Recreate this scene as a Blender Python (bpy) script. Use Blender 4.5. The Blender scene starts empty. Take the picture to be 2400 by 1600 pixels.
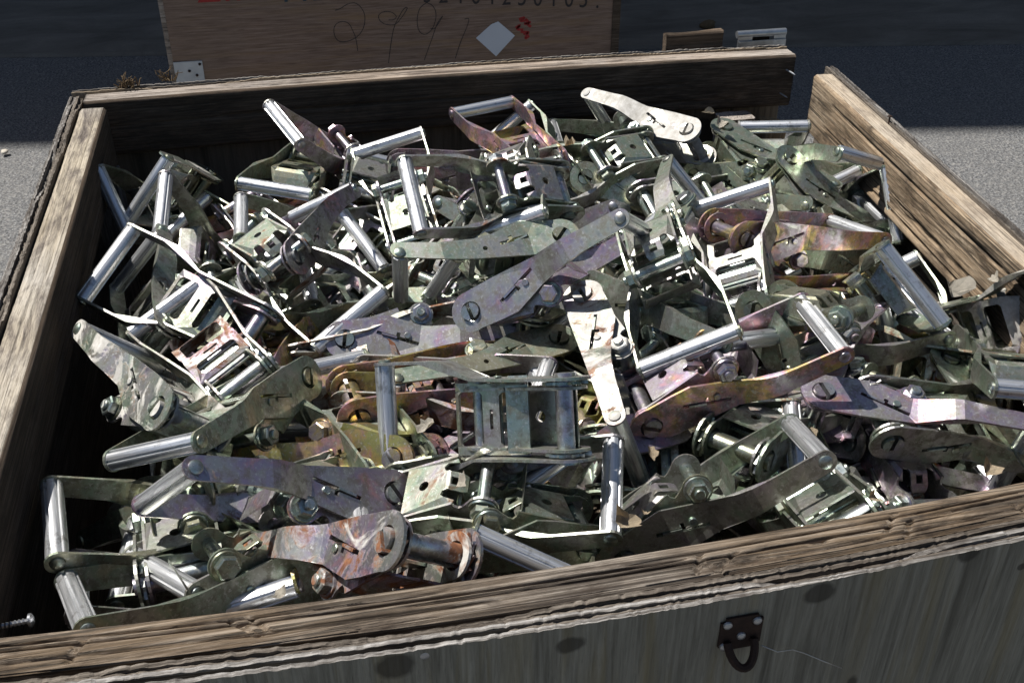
import bpy, bmesh, math, random
import numpy as np
from mathutils import Vector, Matrix, Quaternion, geometry
R = math.radians
scene = bpy.context.scene
C = scene.collection
H = 0.78                                   # height of the crate rim above the ground

# ------------------------------------------------------------------ camera
cam_d = bpy.data.cameras.new('camera'); cam = bpy.data.objects.new('camera', cam_d); C.objects.link(cam)
cam.location = (0.26745, -1.63866, 0.56909 + H)
cam.rotation_euler = (R(57.1834), R(-0.0632), R(-12.1583))
cam_d.sensor_width = 36; cam_d.lens = 36 * 2507.67 / 2400
cam_d.clip_start = 0.02; cam_d.clip_end = 500
cam_d.dof.use_dof = True; cam_d.dof.focus_distance = 1.2; cam_d.dof.aperture_fstop = 45
scene.camera = cam
scene.cycles.max_bounces = 8; scene.cycles.glossy_bounces = 5; scene.cycles.diffuse_bounces = 3; scene.cycles.caustics_reflective = False; scene.cycles.caustics_refractive = False
# ------------------------------------------------------------------ light
SUN_DIR = Vector((-0.46, 0.36, 1.0)).normalized()          # towards the sun
w = bpy.data.worlds.new('World'); scene.world = w; w.use_nodes = True
nt = w.node_tree; nt.nodes.clear()
sky = nt.nodes.new('ShaderNodeTexSky'); sky.sky_type = 'NISHITA'; sky.sun_disc = False
sky.sun_elevation = math.asin(SUN_DIR.z); sky.sun_rotation = math.atan2(SUN_DIR.x, SUN_DIR.y)
bg = nt.nodes.new('ShaderNodeBackground'); bg.inputs[1].default_value = 0.05
wo = nt.nodes.new('ShaderNodeOutputWorld')
nt.links.new(sky.outputs[0], bg.inputs[0]); nt.links.new(bg.outputs[0], wo.inputs[0])
sun_d = bpy.data.lights.new('sun', 'SUN'); sun_d.energy = 5.0; sun_d.angle = R(0.55); sun_d.color = (1.0, 0.965, 0.915)
sun = bpy.data.objects.new('sun', sun_d); C.objects.link(sun)
sun.rotation_euler = SUN_DIR.to_track_quat('Z', 'Y').to_euler(); sun.location = SUN_DIR * 20
vs = scene.view_settings; vs.view_transform = 'Standard'; vs.look = 'None'; vs.exposure = 0.42; vs.gamma = 1; vs.use_curve_mapping = False

# ------------------------------------------------------------------ helpers
def link(o, parent=None):
    C.objects.link(o)
    if parent is not None: o.parent = parent
    return o
def mesh_obj(name, verts, faces, mat, parent=None, smooth=False):
    m = bpy.data.meshes.new(name); m.from_pydata([tuple(v) for v in verts], [], [tuple(f) for f in faces]); m.update()
    if smooth: m.polygons.foreach_set('use_smooth', [True] * len(m.polygons))
    if mat: m.materials.append(mat)
    return link(bpy.data.objects.new(name, m), parent)
def bm_mesh(name, bm, mat, smooth=False, angle=None):
    bmesh.ops.recalc_face_normals(bm, faces=bm.faces)
    m = bpy.data.meshes.new(name); bm.to_mesh(m); bm.free()
    if smooth:
        m.polygons.foreach_set('use_smooth', [True] * len(m.polygons))
        if angle: m.set_sharp_from_angle(angle=R(angle))
    if mat: m.materials.append(mat)
    return m
def tag(o, label=None, cat=None, group=None, kind=None):
    if label: o['label'] = label
    if cat: o['category'] = cat
    if group: o['group'] = group
    if kind: o['kind'] = kind
    return o
def empty(name, loc=(0, 0, 0)):
    o = bpy.data.objects.new(name, None); o.location = loc; o.empty_display_size = .05; C.objects.link(o); return o
def box_bm(bm, x0, x1, y0, y1, z0, z1):
    vs_ = [bm.verts.new(p) for p in ((x0,y0,z0),(x1,y0,z0),(x1,y1,z0),(x0,y1,z0),(x0,y0,z1),(x1,y0,z1),(x1,y1,z1),(x0,y1,z1))]
    for f in ((0,3,2,1),(4,5,6,7),(0,1,5,4),(1,2,6,5),(2,3,7,6),(3,0,4,7)): bm.faces.new([vs_[i] for i in f])
def box(name, a, b, mat, parent=None, bev=0):
    bm = bmesh.new(); box_bm(bm, a[0], b[0], a[1], b[1], a[2], b[2])
    if bev: bmesh.ops.bevel(bm, geom=list(bm.edges), offset=bev, segments=2, affect='EDGES')
    return link(bpy.data.objects.new(name, bm_mesh(name, bm, mat)), parent)
def prism_x(bm, prof, x0, x1):
    """closed (y,z) profile extruded along x"""
    a = [bm.verts.new((x0, p[0], p[1])) for p in prof]; b = [bm.verts.new((x1, p[0], p[1])) for p in prof]
    n = len(prof)
    for i in range(n): bm.faces.new((a[i], a[(i+1) % n], b[(i+1) % n], b[i]))
    bm.faces.new(a[::-1]); bm.faces.new(b)
def circ(r, n, cy=0, cz=0, a0=0.0, a1=2*math.pi, end=False):
    k = n + (1 if end else 0)
    return [(cy + r*math.cos(a0+(a1-a0)*i/n), cz + r*math.sin(a0+(a1-a0)*i/n)) for i in range(k)]
def inside(p, poly):
    c = False; j = len(poly)-1
    for i in range(len(poly)):
        if (poly[i][1] > p[1]) != (poly[j][1] > p[1]) and p[0] < (poly[j][0]-poly[i][0])*(p[1]-poly[i][1])/(poly[j][1]-poly[i][1])+poly[i][0]: c = not c
        j = i
    return c
def plate_mesh(name, outline, holes, t, place, mat, cuts=()):
    """sheet of thickness t cut to an outline with holes; place(a, b, s) -> xyz, s in -.5...5 across the sheet"""
    pts, edges = [], []
    for loop in [outline] + list(holes):
        k = len(pts); n = len(loop); pts += [Vector(p) for p in loop]; edges += [(k+i, k+(i+1) % n) for i in range(n)]
    for a, b in cuts:
        k = len(pts); pts += [Vector(a), Vector(b)]; edges.append((k, k+1))
    v, e, f, *_ = geometry.delaunay_2d_cdt(pts, edges, [], 0, 1e-7)
    keep = []
    for tri in f:
        c = sum((v[i] for i in tri), Vector((0, 0))) / len(tri)
        if inside(c, outline) and not any(inside(c, h) for h in holes): keep.append(tri)
    cnt = {}
    for tri in keep:
        for i in range(len(tri)):
            a, b = tri[i], tri[(i+1) % len(tri)]; cnt[(a, b)] = 1
    bm = bmesh.new(); used = sorted({i for tri in keep for i in tri})
    top = {i: bm.verts.new(place(v[i][0], v[i][1], .5*t)) for i in used}; bot = {i: bm.verts.new(place(v[i][0], v[i][1], -.5*t)) for i in used}
    for tri in keep: bm.faces.new([top[i] for i in tri]); bm.faces.new([bot[i] for i in reversed(tri)])
    for (a, b) in cnt:
        if (b, a) not in cnt: bm.faces.new((top[b], top[a], bot[a], bot[b]))
    return bm_mesh(name, bm, mat)
def tube_bm(bm, pts, r, n=6, cap=True):
    rings = []
    for i, p in enumerate(pts):
        p = Vector(p); d = (Vector(pts[min(i+1, len(pts)-1)]) - Vector(pts[max(i-1, 0)])).normalized()
        u = d.orthogonal().normalized(); v_ = d.cross(u)
        if rings:
            pu = rings[-1][1]; u = (pu - d*pu.dot(d)).normalized(); v_ = d.cross(u)
        rr = r[i] if isinstance(r, (list, tuple)) else r
        rings.append(([bm.verts.new(p + (u*math.cos(2*math.pi*k/n) + v_*math.sin(2*math.pi*k/n))*rr) for k in range(n)], u))
    for a, b in zip(rings, rings[1:]):
        for k in range(n): bm.faces.new((a[0][k], a[0][(k+1) % n], b[0][(k+1) % n], b[0][k]))
    if cap: bm.faces.new(rings[0][0][::-1]); bm.faces.new(rings[-1][0])

_rs = np.random.RandomState(7); _T = _rs.rand(256, 256)
def vnoise(x, y):
    x = np.asarray(x, float); y = np.asarray(y, float)
    xi = np.floor(x).astype(int); yi = np.floor(y).astype(int); fx = x-xi; fy = y-yi
    fx = fx*fx*(3-2*fx); fy = fy*fy*(3-2*fy)
    g = lambda a, b: _T[a & 255, b & 255]
    return (g(xi, yi)*(1-fx)+g(xi+1, yi)*fx)*(1-fy)+(g(xi, yi+1)*(1-fx)+g(xi+1, yi+1)*fx)*fy
def fbm(x, y, o=4):
    s = 0; a = .5
    for i in range(o): s = s + a*vnoise(x*2**i+17.3*i, y*2**i+5.1*i); a *= .5
    return s

# camera geometry, to carry measured corners of the photograph into the room
cam_R = cam.rotation_euler.to_matrix()
def ray(u, v):
    return cam_R @ Vector(((u-1200)/2507.67, -(v-800)/2507.67, -1))
def on_y(u, v, y):
    d = ray(u, v); return cam.location + d*((y-cam.location.y)/d.y)
def on_z(u, v, z):
    d = ray(u, v); return cam.location + d*((z-cam.location.z)/d.z)

# ------------------------------------------------------------------ materials
class NT:
    def __init__(s, name):
        s.m = bpy.data.materials.new(name); s.m.use_nodes = True; s.t = s.m.node_tree; s.t.nodes.clear()
        s.out = s.t.nodes.new('ShaderNodeOutputMaterial'); s.b = s.t.nodes.new('ShaderNodeBsdfPrincipled')
        s.t.links.new(s.b.outputs[0], s.out.inputs[0])
    def n(s, typ, **kw):
        nd = s.t.nodes.new(typ)
        for k, v in kw.items():
            if k.startswith('_'): setattr(nd, k[1:], v)
        return nd
    def l(s, a, b): s.t.links.new(a, b)
    def setin(s, sock, v):
        if hasattr(v, 'is_linked') or hasattr(v, 'links'): s.l(v, sock)
        elif isinstance(v, (tuple, list)) and len(v) == 3 and sock.type == 'RGBA': sock.default_value = (*v, 1)
        else: sock.default_value = v
    def p(s, **kw):
        names = dict(col='Base Color', met='Metallic', rough='Roughness', nor='Normal', spec='Specular IOR Level', aniso='Anisotropic', trans='Transmission Weight')
        for k, v in kw.items(): s.setin(s.b.inputs[names[k]], v)
    def coord(s, scale=(1, 1, 1), loc=(0, 0, 0), rot=(0, 0, 0), kind='Object', add=None):
        tc = s.n('ShaderNodeTexCoord'); src = tc.outputs[kind]
        if add is not None:
            va = s.n('ShaderNodeVectorMath', _operation='ADD'); s.l(src, va.inputs[0]); s.l(add, va.inputs[1]); src = va.outputs[0]
        mp = s.n('ShaderNodeMapping'); s.l(src, mp.inputs[0])
        mp.inputs[1].default_value = loc; mp.inputs[2].default_value = rot; mp.inputs[3].default_value = scale
        return mp.outputs[0]
    def noise(s, co, scale, detail=4, rough=.55, dist=0):
        nd = s.n('ShaderNodeTexNoise'); s.l(co, nd.inputs['Vector']); nd.inputs['Scale'].default_value = scale
        nd.inputs['Detail'].default_value = detail; nd.inputs['Roughness'].default_value = rough; nd.inputs['Distortion'].default_value = dist
        return nd.outputs['Fac']
    def ramp(s, fac, stops, interp='LINEAR'):
        nd = s.n('ShaderNodeValToRGB'); s.l(fac, nd.inputs[0]); cr = nd.color_ramp; cr.interpolation = interp
        while len(cr.elements) < len(stops): cr.elements.new(.5)
        for e, (p_, c) in zip(cr.elements, stops):
            e.position = p_; e.color = (c, c, c, 1) if isinstance(c, (int, float)) else (*c, 1)
        return nd.outputs[0]
    def math(s, op, a, b=0.0, clamp=False):
        nd = s.n('ShaderNodeMath', _operation=op); nd.use_clamp = clamp; s.setin(nd.inputs[0], a); s.setin(nd.inputs[1], b); return nd.outputs[0]
    def mix(s, fac, a, b, mode='MIX'):
        nd = s.n('ShaderNodeMix', _data_type='RGBA', _blend_type=mode); s.setin(nd.inputs[0], fac); s.setin(nd.inputs[6], a); s.setin(nd.inputs[7], b); return nd.outputs[2]
    def bump(s, h, strength=.3, dist=.001, nor=None):
        nd = s.n('ShaderNodeBump'); nd.inputs['Strength'].default_value = strength; nd.inputs['Distance'].default_value = dist; s.l(h, nd.inputs['Height'])
        if nor is not None: s.l(nor, nd.inputs['Normal'])
        return nd.outputs[0]

def mat_zinc(name, stops, rough=(.36, .54), hue=.66, met=.95):
    """plated steel: iridescent plating, rust (object colour green), white crust (object colour blue), tint (object colour red)"""
    k = NT(name); oi = k.n('ShaderNodeObjectInfo'); sep = k.n('ShaderNodeSeparateColor'); k.l(oi.outputs['Color'], sep.inputs[0])
    off = k.n('ShaderNodeCombineXYZ'); k.l(k.math('MULTIPLY', oi.outputs['Random'], 37.0), off.inputs[0]); k.l(k.math('MULTIPLY', oi.outputs['Random'], 91.0), off.inputs[1])
    co = k.coord(add=off.outputs[0])
    big = k.noise(co, 24, 4, .6, .6); fine = k.noise(co, 300, 3, .65); mid = k.noise(co, 85, 6, .7)
    f = k.math('ADD', sep.outputs[0], k.math('MULTIPLY', k.math('SUBTRACT', big, .5), hue*2), True)
    col = k.ramp(f, stops)
    col = k.mix(k.ramp(mid, [(.46, .0), (.60, .7)]), col, (.20, .18, .14))
    # scuffs and pitting
    col = k.mix(k.ramp(fine, [(.57, 0), (.66, .6)]), col, (.70, .70, .67))
    blot = k.noise(co, 26, 6, .7, .8)
    rust = k.math('MULTIPLY', k.math('SUBTRACT', k.math('ADD', blot, sep.outputs[1]), .79), 9.0, True)
    crn = k.noise(co, 17, 6, .62, 1.2)
    crust = k.math('MULTIPLY', k.math('SUBTRACT', k.math('ADD', crn, sep.outputs[2]), .9), 14.0, True)
    rcol = k.ramp(mid, [(.3, (.07, .026, .014)), (.52, (.20, .08, .036)), (.7, (.36, .165, .07))])
    ccol = k.ramp(mid, [(.3, (.34, .32, .28)), (.7, (.66, .64, .60))])
    col = k.mix(rust, col, rcol); col = k.mix(crust, col, ccol)
    dirty = k.math('MAXIMUM', rust, crust)
    k.p(col=col, met=k.math('MULTIPLY', k.math('SUBTRACT', 1.0, dirty), met), rough=k.mix(dirty, k.ramp(mid, [(.35, rough[0]), (.65, rough[1])]), (.85, .85, .85)),
        nor=k.bump(k.math('ADD', k.math('MULTIPLY', fine, .35), k.math('ADD', k.math('MULTIPLY', dirty, 1.2), k.math('MULTIPLY', mid, .5))), .3, .0005))
    return k.m
PLATE = mat_zinc('zinc plated plate', [(0, (.47, .46, .33)), (.16, (.35, .44, .34)), (.34, (.48, .49, .43)), (.50, (.48, .46, .46)), (.66, (.42, .34, .45)), (.79, (.62, .35, .38)), (.90, (.64, .46, .20)), (1, (.48, .46, .18))])
HARD = mat_zinc('zinc plated hardware', [(0, (.46, .46, .32)), (.3, (.38, .48, .42)), (.55, (.52, .54, .56)), (.75, (.46, .39, .50)), (1, (.60, .48, .22))], rough=(.26, .44), hue=.7, met=.92)
def mat_alu():
    k = NT('extruded aluminium'); oi = k.n('ShaderNodeObjectInfo')
    off = k.n('ShaderNodeCombineXYZ'); k.l(k.math('MULTIPLY', oi.outputs['Random'], 53.0), off.inputs[0])
    co = k.coord(add=off.outputs[0]); st = k.noise(k.coord(scale=(2, 60, 60), add=off.outputs[0]), 9, 4, .6); sp = k.noise(co, 60, 6, .7)
    col = k.ramp(st, [(.3, (.66, .67, .68)), (.7, (.90, .91, .92))])
    col = k.mix(k.ramp(sp, [(.56, 0), (.66, .65)]), col, (.30, .29, .27))
    k.p(col=col, met=.88, rough=k.ramp(st, [(.3, .30), (.7, .46)]), nor=k.bump(k.math('ADD', st, sp), .3, .0006)); return k.m
ALU = mat_alu()
def mat_wood(name, stops, stain=(.03, .026, .022), stain_amt=.5, dark=(.05, .04, .03), scale=1.0, rough=.88, blotch=3.0, seed=0.0, crack=.5, warm=None):
    """sawn timber, grain along local x"""
    k = NT(name); co = k.coord(loc=(seed, seed*1.7, seed*.6)); g = k.coord(scale=(.75, 58, 58), loc=(seed, seed*2, seed*3))
    grain = k.noise(g, 7*scale, 7, .68, .1); fine = k.noise(k.coord(scale=(9, 150, 150)), 5, 4, .7); big = k.noise(co, blotch, 5, .6, .6); med = k.noise(k.coord(scale=(1, 3.5, 3.5), loc=(seed*3, 2, 5)), 9, 7, .72, .5)
    col = k.ramp(grain, stops)
    if warm: col = k.mix(k.ramp(big, [(.35, 0), (.6, .7)]), col, k.mix(.55, col, warm))
    col = k.mix(k.math('MULTIPLY', k.ramp(med, [(.46, 0), (.64, 1)]), stain_amt), col, stain)
    ck = k.ramp(k.noise(k.coord(scale=(.7, 60, 60), loc=(seed*5, 1, 2)), 5, 4, .55, .15), [(.38, 1), (.43, 0)])
    col = k.mix(k.math('MULTIPLY', ck, crack), col, dark)
    col = k.mix(k.ramp(fine, [(.36, .55), (.5, 0)]), col, dark)
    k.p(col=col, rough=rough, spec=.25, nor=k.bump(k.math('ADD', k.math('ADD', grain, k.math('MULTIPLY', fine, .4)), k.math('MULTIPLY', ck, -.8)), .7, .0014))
    return k.m
W_FRONT = mat_wood('weathered cracked board', [(.38, (.045, .037, .030)), (.5, (.135, .112, .09)), (.6, (.31, .27, .225))], stain=(.04, .028, .02), stain_amt=.85, seed=1.3, blotch=2.2, crack=.75, warm=(.34, .22, .11))
W_BROWN = mat_wood('dark brown plank wood', [(.38, (.045, .032, .023)), (.5, (.095, .072, .054)), (.62, (.17, .132, .10))], stain=(.02, .016, .012), stain_amt=.6, seed=6.3, crack=.6, warm=(.13, .085, .05))  # timber's own dark brown; the grey plank tops are weathered wood
W_LEFT = mat_wood('grey left board', [(.33, (.27, .245, .21)), (.5, (.41, .375, .325)), (.68, (.53, .49, .43))], stain=(.085, .07, .065), stain_amt=.95, seed=4.1, crack=.35, warm=(.45, .36, .22))
W_BACK = mat_wood('grey back board', [(.33, (.22, .195, .17)), (.5, (.40, .36, .32)), (.68, (.56, .51, .46))], stain=(.10, .075, .06), stain_amt=.6, seed=7.7, crack=.6, warm=(.30, .19, .10))
W_RIGHT = mat_wood('tan board top', [(.33, (.29, .245, .19)), (.5, (.45, .39, .31)), (.68, (.58, .51, .42))], stain=(.12, .09, .07), stain_amt=.6, seed=2.9, crack=.5, warm=(.42, .30, .18))
W_RIGHT_IN = mat_wood('brown splintered board side', [(.33, (.16, .12, .08)), (.5, (.33, .26, .18)), (.68, (.50, .41, .30))], stain=(.04, .027, .018), stain_amt=.85, seed=8.9, crack=.8, warm=(.26, .15, .07), blotch=7)
W_FRESH = mat_wood('pale fresh block', [(.38, (.36, .25, .14)), (.5, (.50, .37, .23)), (.62, (.58, .45, .30))], stain_amt=.2, seed=5.5, crack=.2)
PLY_EDGE = mat_wood('plywood edge veneer', [(.38, (.10, .092, .084)), (.5, (.23, .215, .197)), (.62, (.42, .40, .375))], stain=(.05, .04, .034), stain_amt=.9, seed=9.2, crack=.5, blotch=6)
PLY_DARK = mat_wood('plywood core veneer', [(.38, (.06, .05, .04)), (.5, (.15, .128, .105)), (.62, (.27, .235, .195))], stain=(.05, .038, .03), stain_amt=.7, seed=3.2, crack=.6, blotch=6)
def mat_ply(name, stops, knots=(), seed=0., streak=(.05, .045, .03), streak_amt=.7, grain_axis='z', yellow=None):
    """plywood sheet, grain along local z (or x); knots = (x, z, rx, rz)"""
    k = NT(name); sc = (34, 34, 1.6) if grain_axis == 'z' else (1.6, 34, 34)
    sc2 = (9, 9, .55) if grain_axis == 'z' else (.55, 9, 9)
    g = k.noise(k.coord(scale=sc, loc=(seed, 0, seed)), 7, 6, .66, .45); s2 = k.noise(k.coord(scale=sc2, loc=(seed*2, 1, 3)), 4, 5, .62, .5)
    fine = k.noise(k.coord(scale=tuple(v*5 for v in sc)), 9, 3, .6); big = k.noise(k.coord(loc=(seed, 2, 1)), 2.4, 4, .6)
    col = k.ramp(g, stops)
    if yellow: col = k.mix(k.ramp(s2, [(.5, 0), (.68, .6)]), col, yellow)
    col = k.mix(k.math('MULTIPLY', k.ramp(s2, [(.30, 1), (.44, 0)]), streak_amt), col, streak)
    col = k.mix(k.ramp(fine, [(.28, .4), (.42, 0)]), col, streak)
    col = k.mix(k.ramp(big, [(.4, 0), (.75, .35)]), col, (.16, .145, .12))
    tc = k.n('ShaderNodeTexCoord'); wob = k.noise(k.coord(scale=(14, 14, 14)), 3, 3, .6)
    for (kx, kz, rx, rz) in knots:
        mp = k.n('ShaderNodeMapping'); k.l(tc.outputs['Object'], mp.inputs[0]); mp.vector_type = 'POINT'
        mp.inputs[1].default_value = (-kx/rx, 0, -kz/rz); mp.inputs[3].default_value = (1/rx, 0, 1/rz)
        ln = k.n('ShaderNodeVectorMath', _operation='LENGTH'); k.l(mp.outputs[0], ln.inputs[0])
        d = k.math('ADD', ln.outputs['Value'], k.math('MULTIPLY', k.math('SUBTRACT', wob, .5), .7))
        col = k.mix(k.ramp(d, [(.72, .72), (.98, 0)]), col, (.035, .03, .024))
    k.p(col=col, rough=.9, spec=.2, nor=k.bump(k.math('ADD', g, k.math('MULTIPLY', fine, .5)), .5, .0012)); return k.m
FRONT_KNOTS = [(a_, b_, c_*.78, d_*.72) for a_, b_, c_, d_ in [(.355, -.012, .020, .020), (.478, -.018, .017, .013), (.667, -.012, .020, .016), (.79, .0, .014, .017), (.715, -.135, .009, .03), (.845, -.03, .006, .006), (.60, -.16, .016, .018), (.30, -.10, .01, .02)]]
PLY_FRONT = mat_ply('weathered grey plywood', [(.27, (.125, .117, .092)), (.5, (.235, .222, .18)), (.73, (.345, .33, .275))], FRONT_KNOTS, 1.1, (.045, .04, .03), .75, yellow=(.24, .19, .085))
PLY_IN = mat_ply('raw plywood inside', [(.25, (.15, .115, .08)), (.5, (.27, .215, .155)), (.75, (.36, .29, .21))], [(1.035, -.145, .030, .028)], 2.4)
PLY_FAR = mat_ply('stained export plywood', [(.33, (.155, .10, .073)), (.5, (.255, .172, .13)), (.67, (.34, .245, .19))], [], 5.2, (.16, .10, .06), .5, grain_axis='x', yellow=(.30, .19, .10))
def plain(name, col, rough=.6, met=0., nscale=40, var=.25, bump=.2, spec=.4):
    k = NT(name); n = k.noise(k.coord(), nscale, 5, .65)
    c2 = tuple(c*(1-var) for c in col); k.p(col=k.mix(k.ramp(n, [(.3, 0), (.7, 1)]), c2, col), rough=rough, met=met, spec=spec, nor=k.bump(n, bump, .001)); return k.m
RUSTY = plain('dark rusted iron', (.045, .024, .017), .8, .25, 120, .6, .6)
STEEL = plain('galvanised steel', (.50, .53, .56), .38, .9, 90, .3, .15)
SCREW = plain('bright screw steel', (.42, .43, .45), .4, .9, 160, .25, .1)
WHITE_METAL = plain('white painted bracket', (.62, .63, .62), .5, 0, 30, .2, .1)
PAPER = plain('blank paper label', (.66, .69, .74), .8, 0, 12, .08, .05)
INK = plain('dark marker ink', (.05, .042, .04), .8, 0, 80, .3, .05)
INK_BLUE = plain('faded blue stencil ink', (.06, .10, .13), .85, 0, 120, .6, .05)
INK_RED = plain('red stencil ink', (.45, .05, .045), .85, 0, 140, .45, .05)
LEAF = plain('dry tan leaf', (.56, .46, .32), .85, 0, 160, .35, .3)
PAPERFLAKE = plain('peeling paper flake', (.62, .57, .48), .9, 0, 160, .3, .4)
TWIG = plain('dry grass stems', (.17, .115, .06), .9, 0, 120, .5, .3)
WIRE = plain('thin steel wire', (.5, .5, .5), .35, .9, 50, .2, .05)
def mat_ground():
    k = NT('old asphalt'); co = k.coord(); v = k.n('ShaderNodeTexVoronoi'); k.l(co, v.inputs['Vector']); v.inputs['Scale'].default_value = 120
    n1 = k.noise(co, 150, 5, .75); n2 = k.noise(co, 4, 5, .6); n3 = k.noise(co, 38, 4, .6)
    col = k.ramp(n1, [(.38, (.030, .031, .033)), (.5, (.115, .116, .118)), (.63, (.34, .34, .335))])
    col = k.mix(k.ramp(v.outputs['Color'], [(.55, 0), (.9, .5)]), col, (.34, .325, .30))
    col = k.mix(k.ramp(n2, [(.35, 0), (.7, .4)]), col, (.17, .165, .155)); col = k.mix(k.ramp(n3, [(.55, 0), (.75, .5)]), col, (.09, .085, .085))
    k.p(col=col, rough=.92, spec=.3, nor=k.bump(k.math('ADD', n1, v.outputs['Distance']), .8, .004)); return k.m
GROUND = mat_ground()
def mat_conc():
    k = NT('smooth concrete'); co = k.coord(); n1 = k.noise(k.coord(scale=(1, 2.5, 1), rot=(0, 0, R(9))), 2.2, 7, .68, .6); n2 = k.noise(co, 90, 4, .7); n3 = k.noise(k.coord(scale=(1, 30, 1), rot=(0, 0, R(9))), 4, 4, .6)
    col = k.ramp(n1, [(.30, (.085, .076, .062)), (.52, (.155, .14, .118)), (.74, (.23, .212, .18))])
    col = k.mix(k.ramp(n3, [(.64, 0), (.74, .35)]), col, (.27, .255, .225)); col = k.mix(k.ramp(n2, [(.3, .5), (.45, 0)]), col, (.07, .07, .07))
    k.p(col=col, rough=.7, spec=.35, nor=k.bump(n2, .3, .002)); return k.m
CONC = mat_conc()
SIDING = plain('painted metal siding', (.32, .35, .38), .5, .1, 3, .15, .05)
DOORM = plain('roller door steel', (.42, .42, .40), .55, .2, 3, .2, .05)

# ------------------------------------------------------------------ setting
g = mesh_obj('ground', [(-60, -60, 0), (60, -60, 0), (60, 60, 0), (-60, 60, 0)], [(0, 1, 2, 3)], GROUND); tag(g, kind='structure')
ang = math.atan2(2.155-2.836, 3.227+.829); bx_ = Vector((math.cos(ang), math.sin(ang), 0)); by_ = Vector((-bx_.y, bx_.x, 0))
a0 = Vector((-.829, 2.836, 0))
def ap(s, t, z): return a0 + bx_*s + by_*t + Vector((0, 0, z))
nn = 120; vv = []; ff = []
for i in range(nn+1):
    s = -9 + 24*i/nn; j = .012*float(fbm(s*5, 3.3)) - .006
    vv += [ap(s, j, .001), ap(s, j+.012, .014), ap(s, 9, .014)]
for i in range(nn):
    for q in range(2): ff.append((3*i+q, 3*i+3+q, 3*i+4+q, 3*i+1+q))
tag(mesh_obj('concrete_apron', vv, ff, CONC), kind='structure')
# the building whose shade covers the yard behind the crate (above and beyond the frame)
bld = empty('warehouse_building', ap(2, 2.4, 0)); tag(bld, 'tall grey metal clad warehouse beyond the yard whose shade covers the far crate', 'building')
sh_edge = Vector((-.665, 1.884, 0)); perp = (sh_edge - a0).dot(by_)     # the shade's edge on the ground, measured across the apron direction
sd = SUN_DIR; per_h = (Vector((sd.x, sd.y, 0)).dot(by_))/sd.z            # metres of shade per metre of height
wall_t = 1.75; eave = (wall_t - perp)/per_h
def bpart(name, s0, s1, t0, t1, z0, z1, m, par=bld):
    bm = bmesh.new(); q = [ap(s0, t0, z0), ap(s1, t0, z0), ap(s1, t1, z0), ap(s0, t1, z0), ap(s0, t0, z1), ap(s1, t0, z1), ap(s1, t1, z1), ap(s0, t1, z1)]
    vs_ = [bm.verts.new(p - bld.location) for p in q]
    for f in ((0,3,2,1),(4,5,6,7),(0,1,5,4),(1,2,6,5),(2,3,7,6),(3,0,4,7)): bm.faces.new([vs_[i] for i in f])
    return link(bpy.data.objects.new(name, bm_mesh(name, bm, m)), par)
bpart('wall', -14, 22, wall_t+.25, wall_t+8, .02, eave-.3, SIDING)
bpart('roof', -14.3, 22.3, wall_t, wall_t+8.4, eave-.298, eave, SIDING)
for q in range(24): bpart('cladding_rib', -13.5+1.5*q, -13.44+1.5*q, wall_t+.20, wall_t+.247, .02, eave-.32, SIDING)
for q in range(3): bpart('roller_door', -8+9*q, -4.4+9*q, wall_t+.16, wall_t+.197, .02, 3.4, DOORM)

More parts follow.
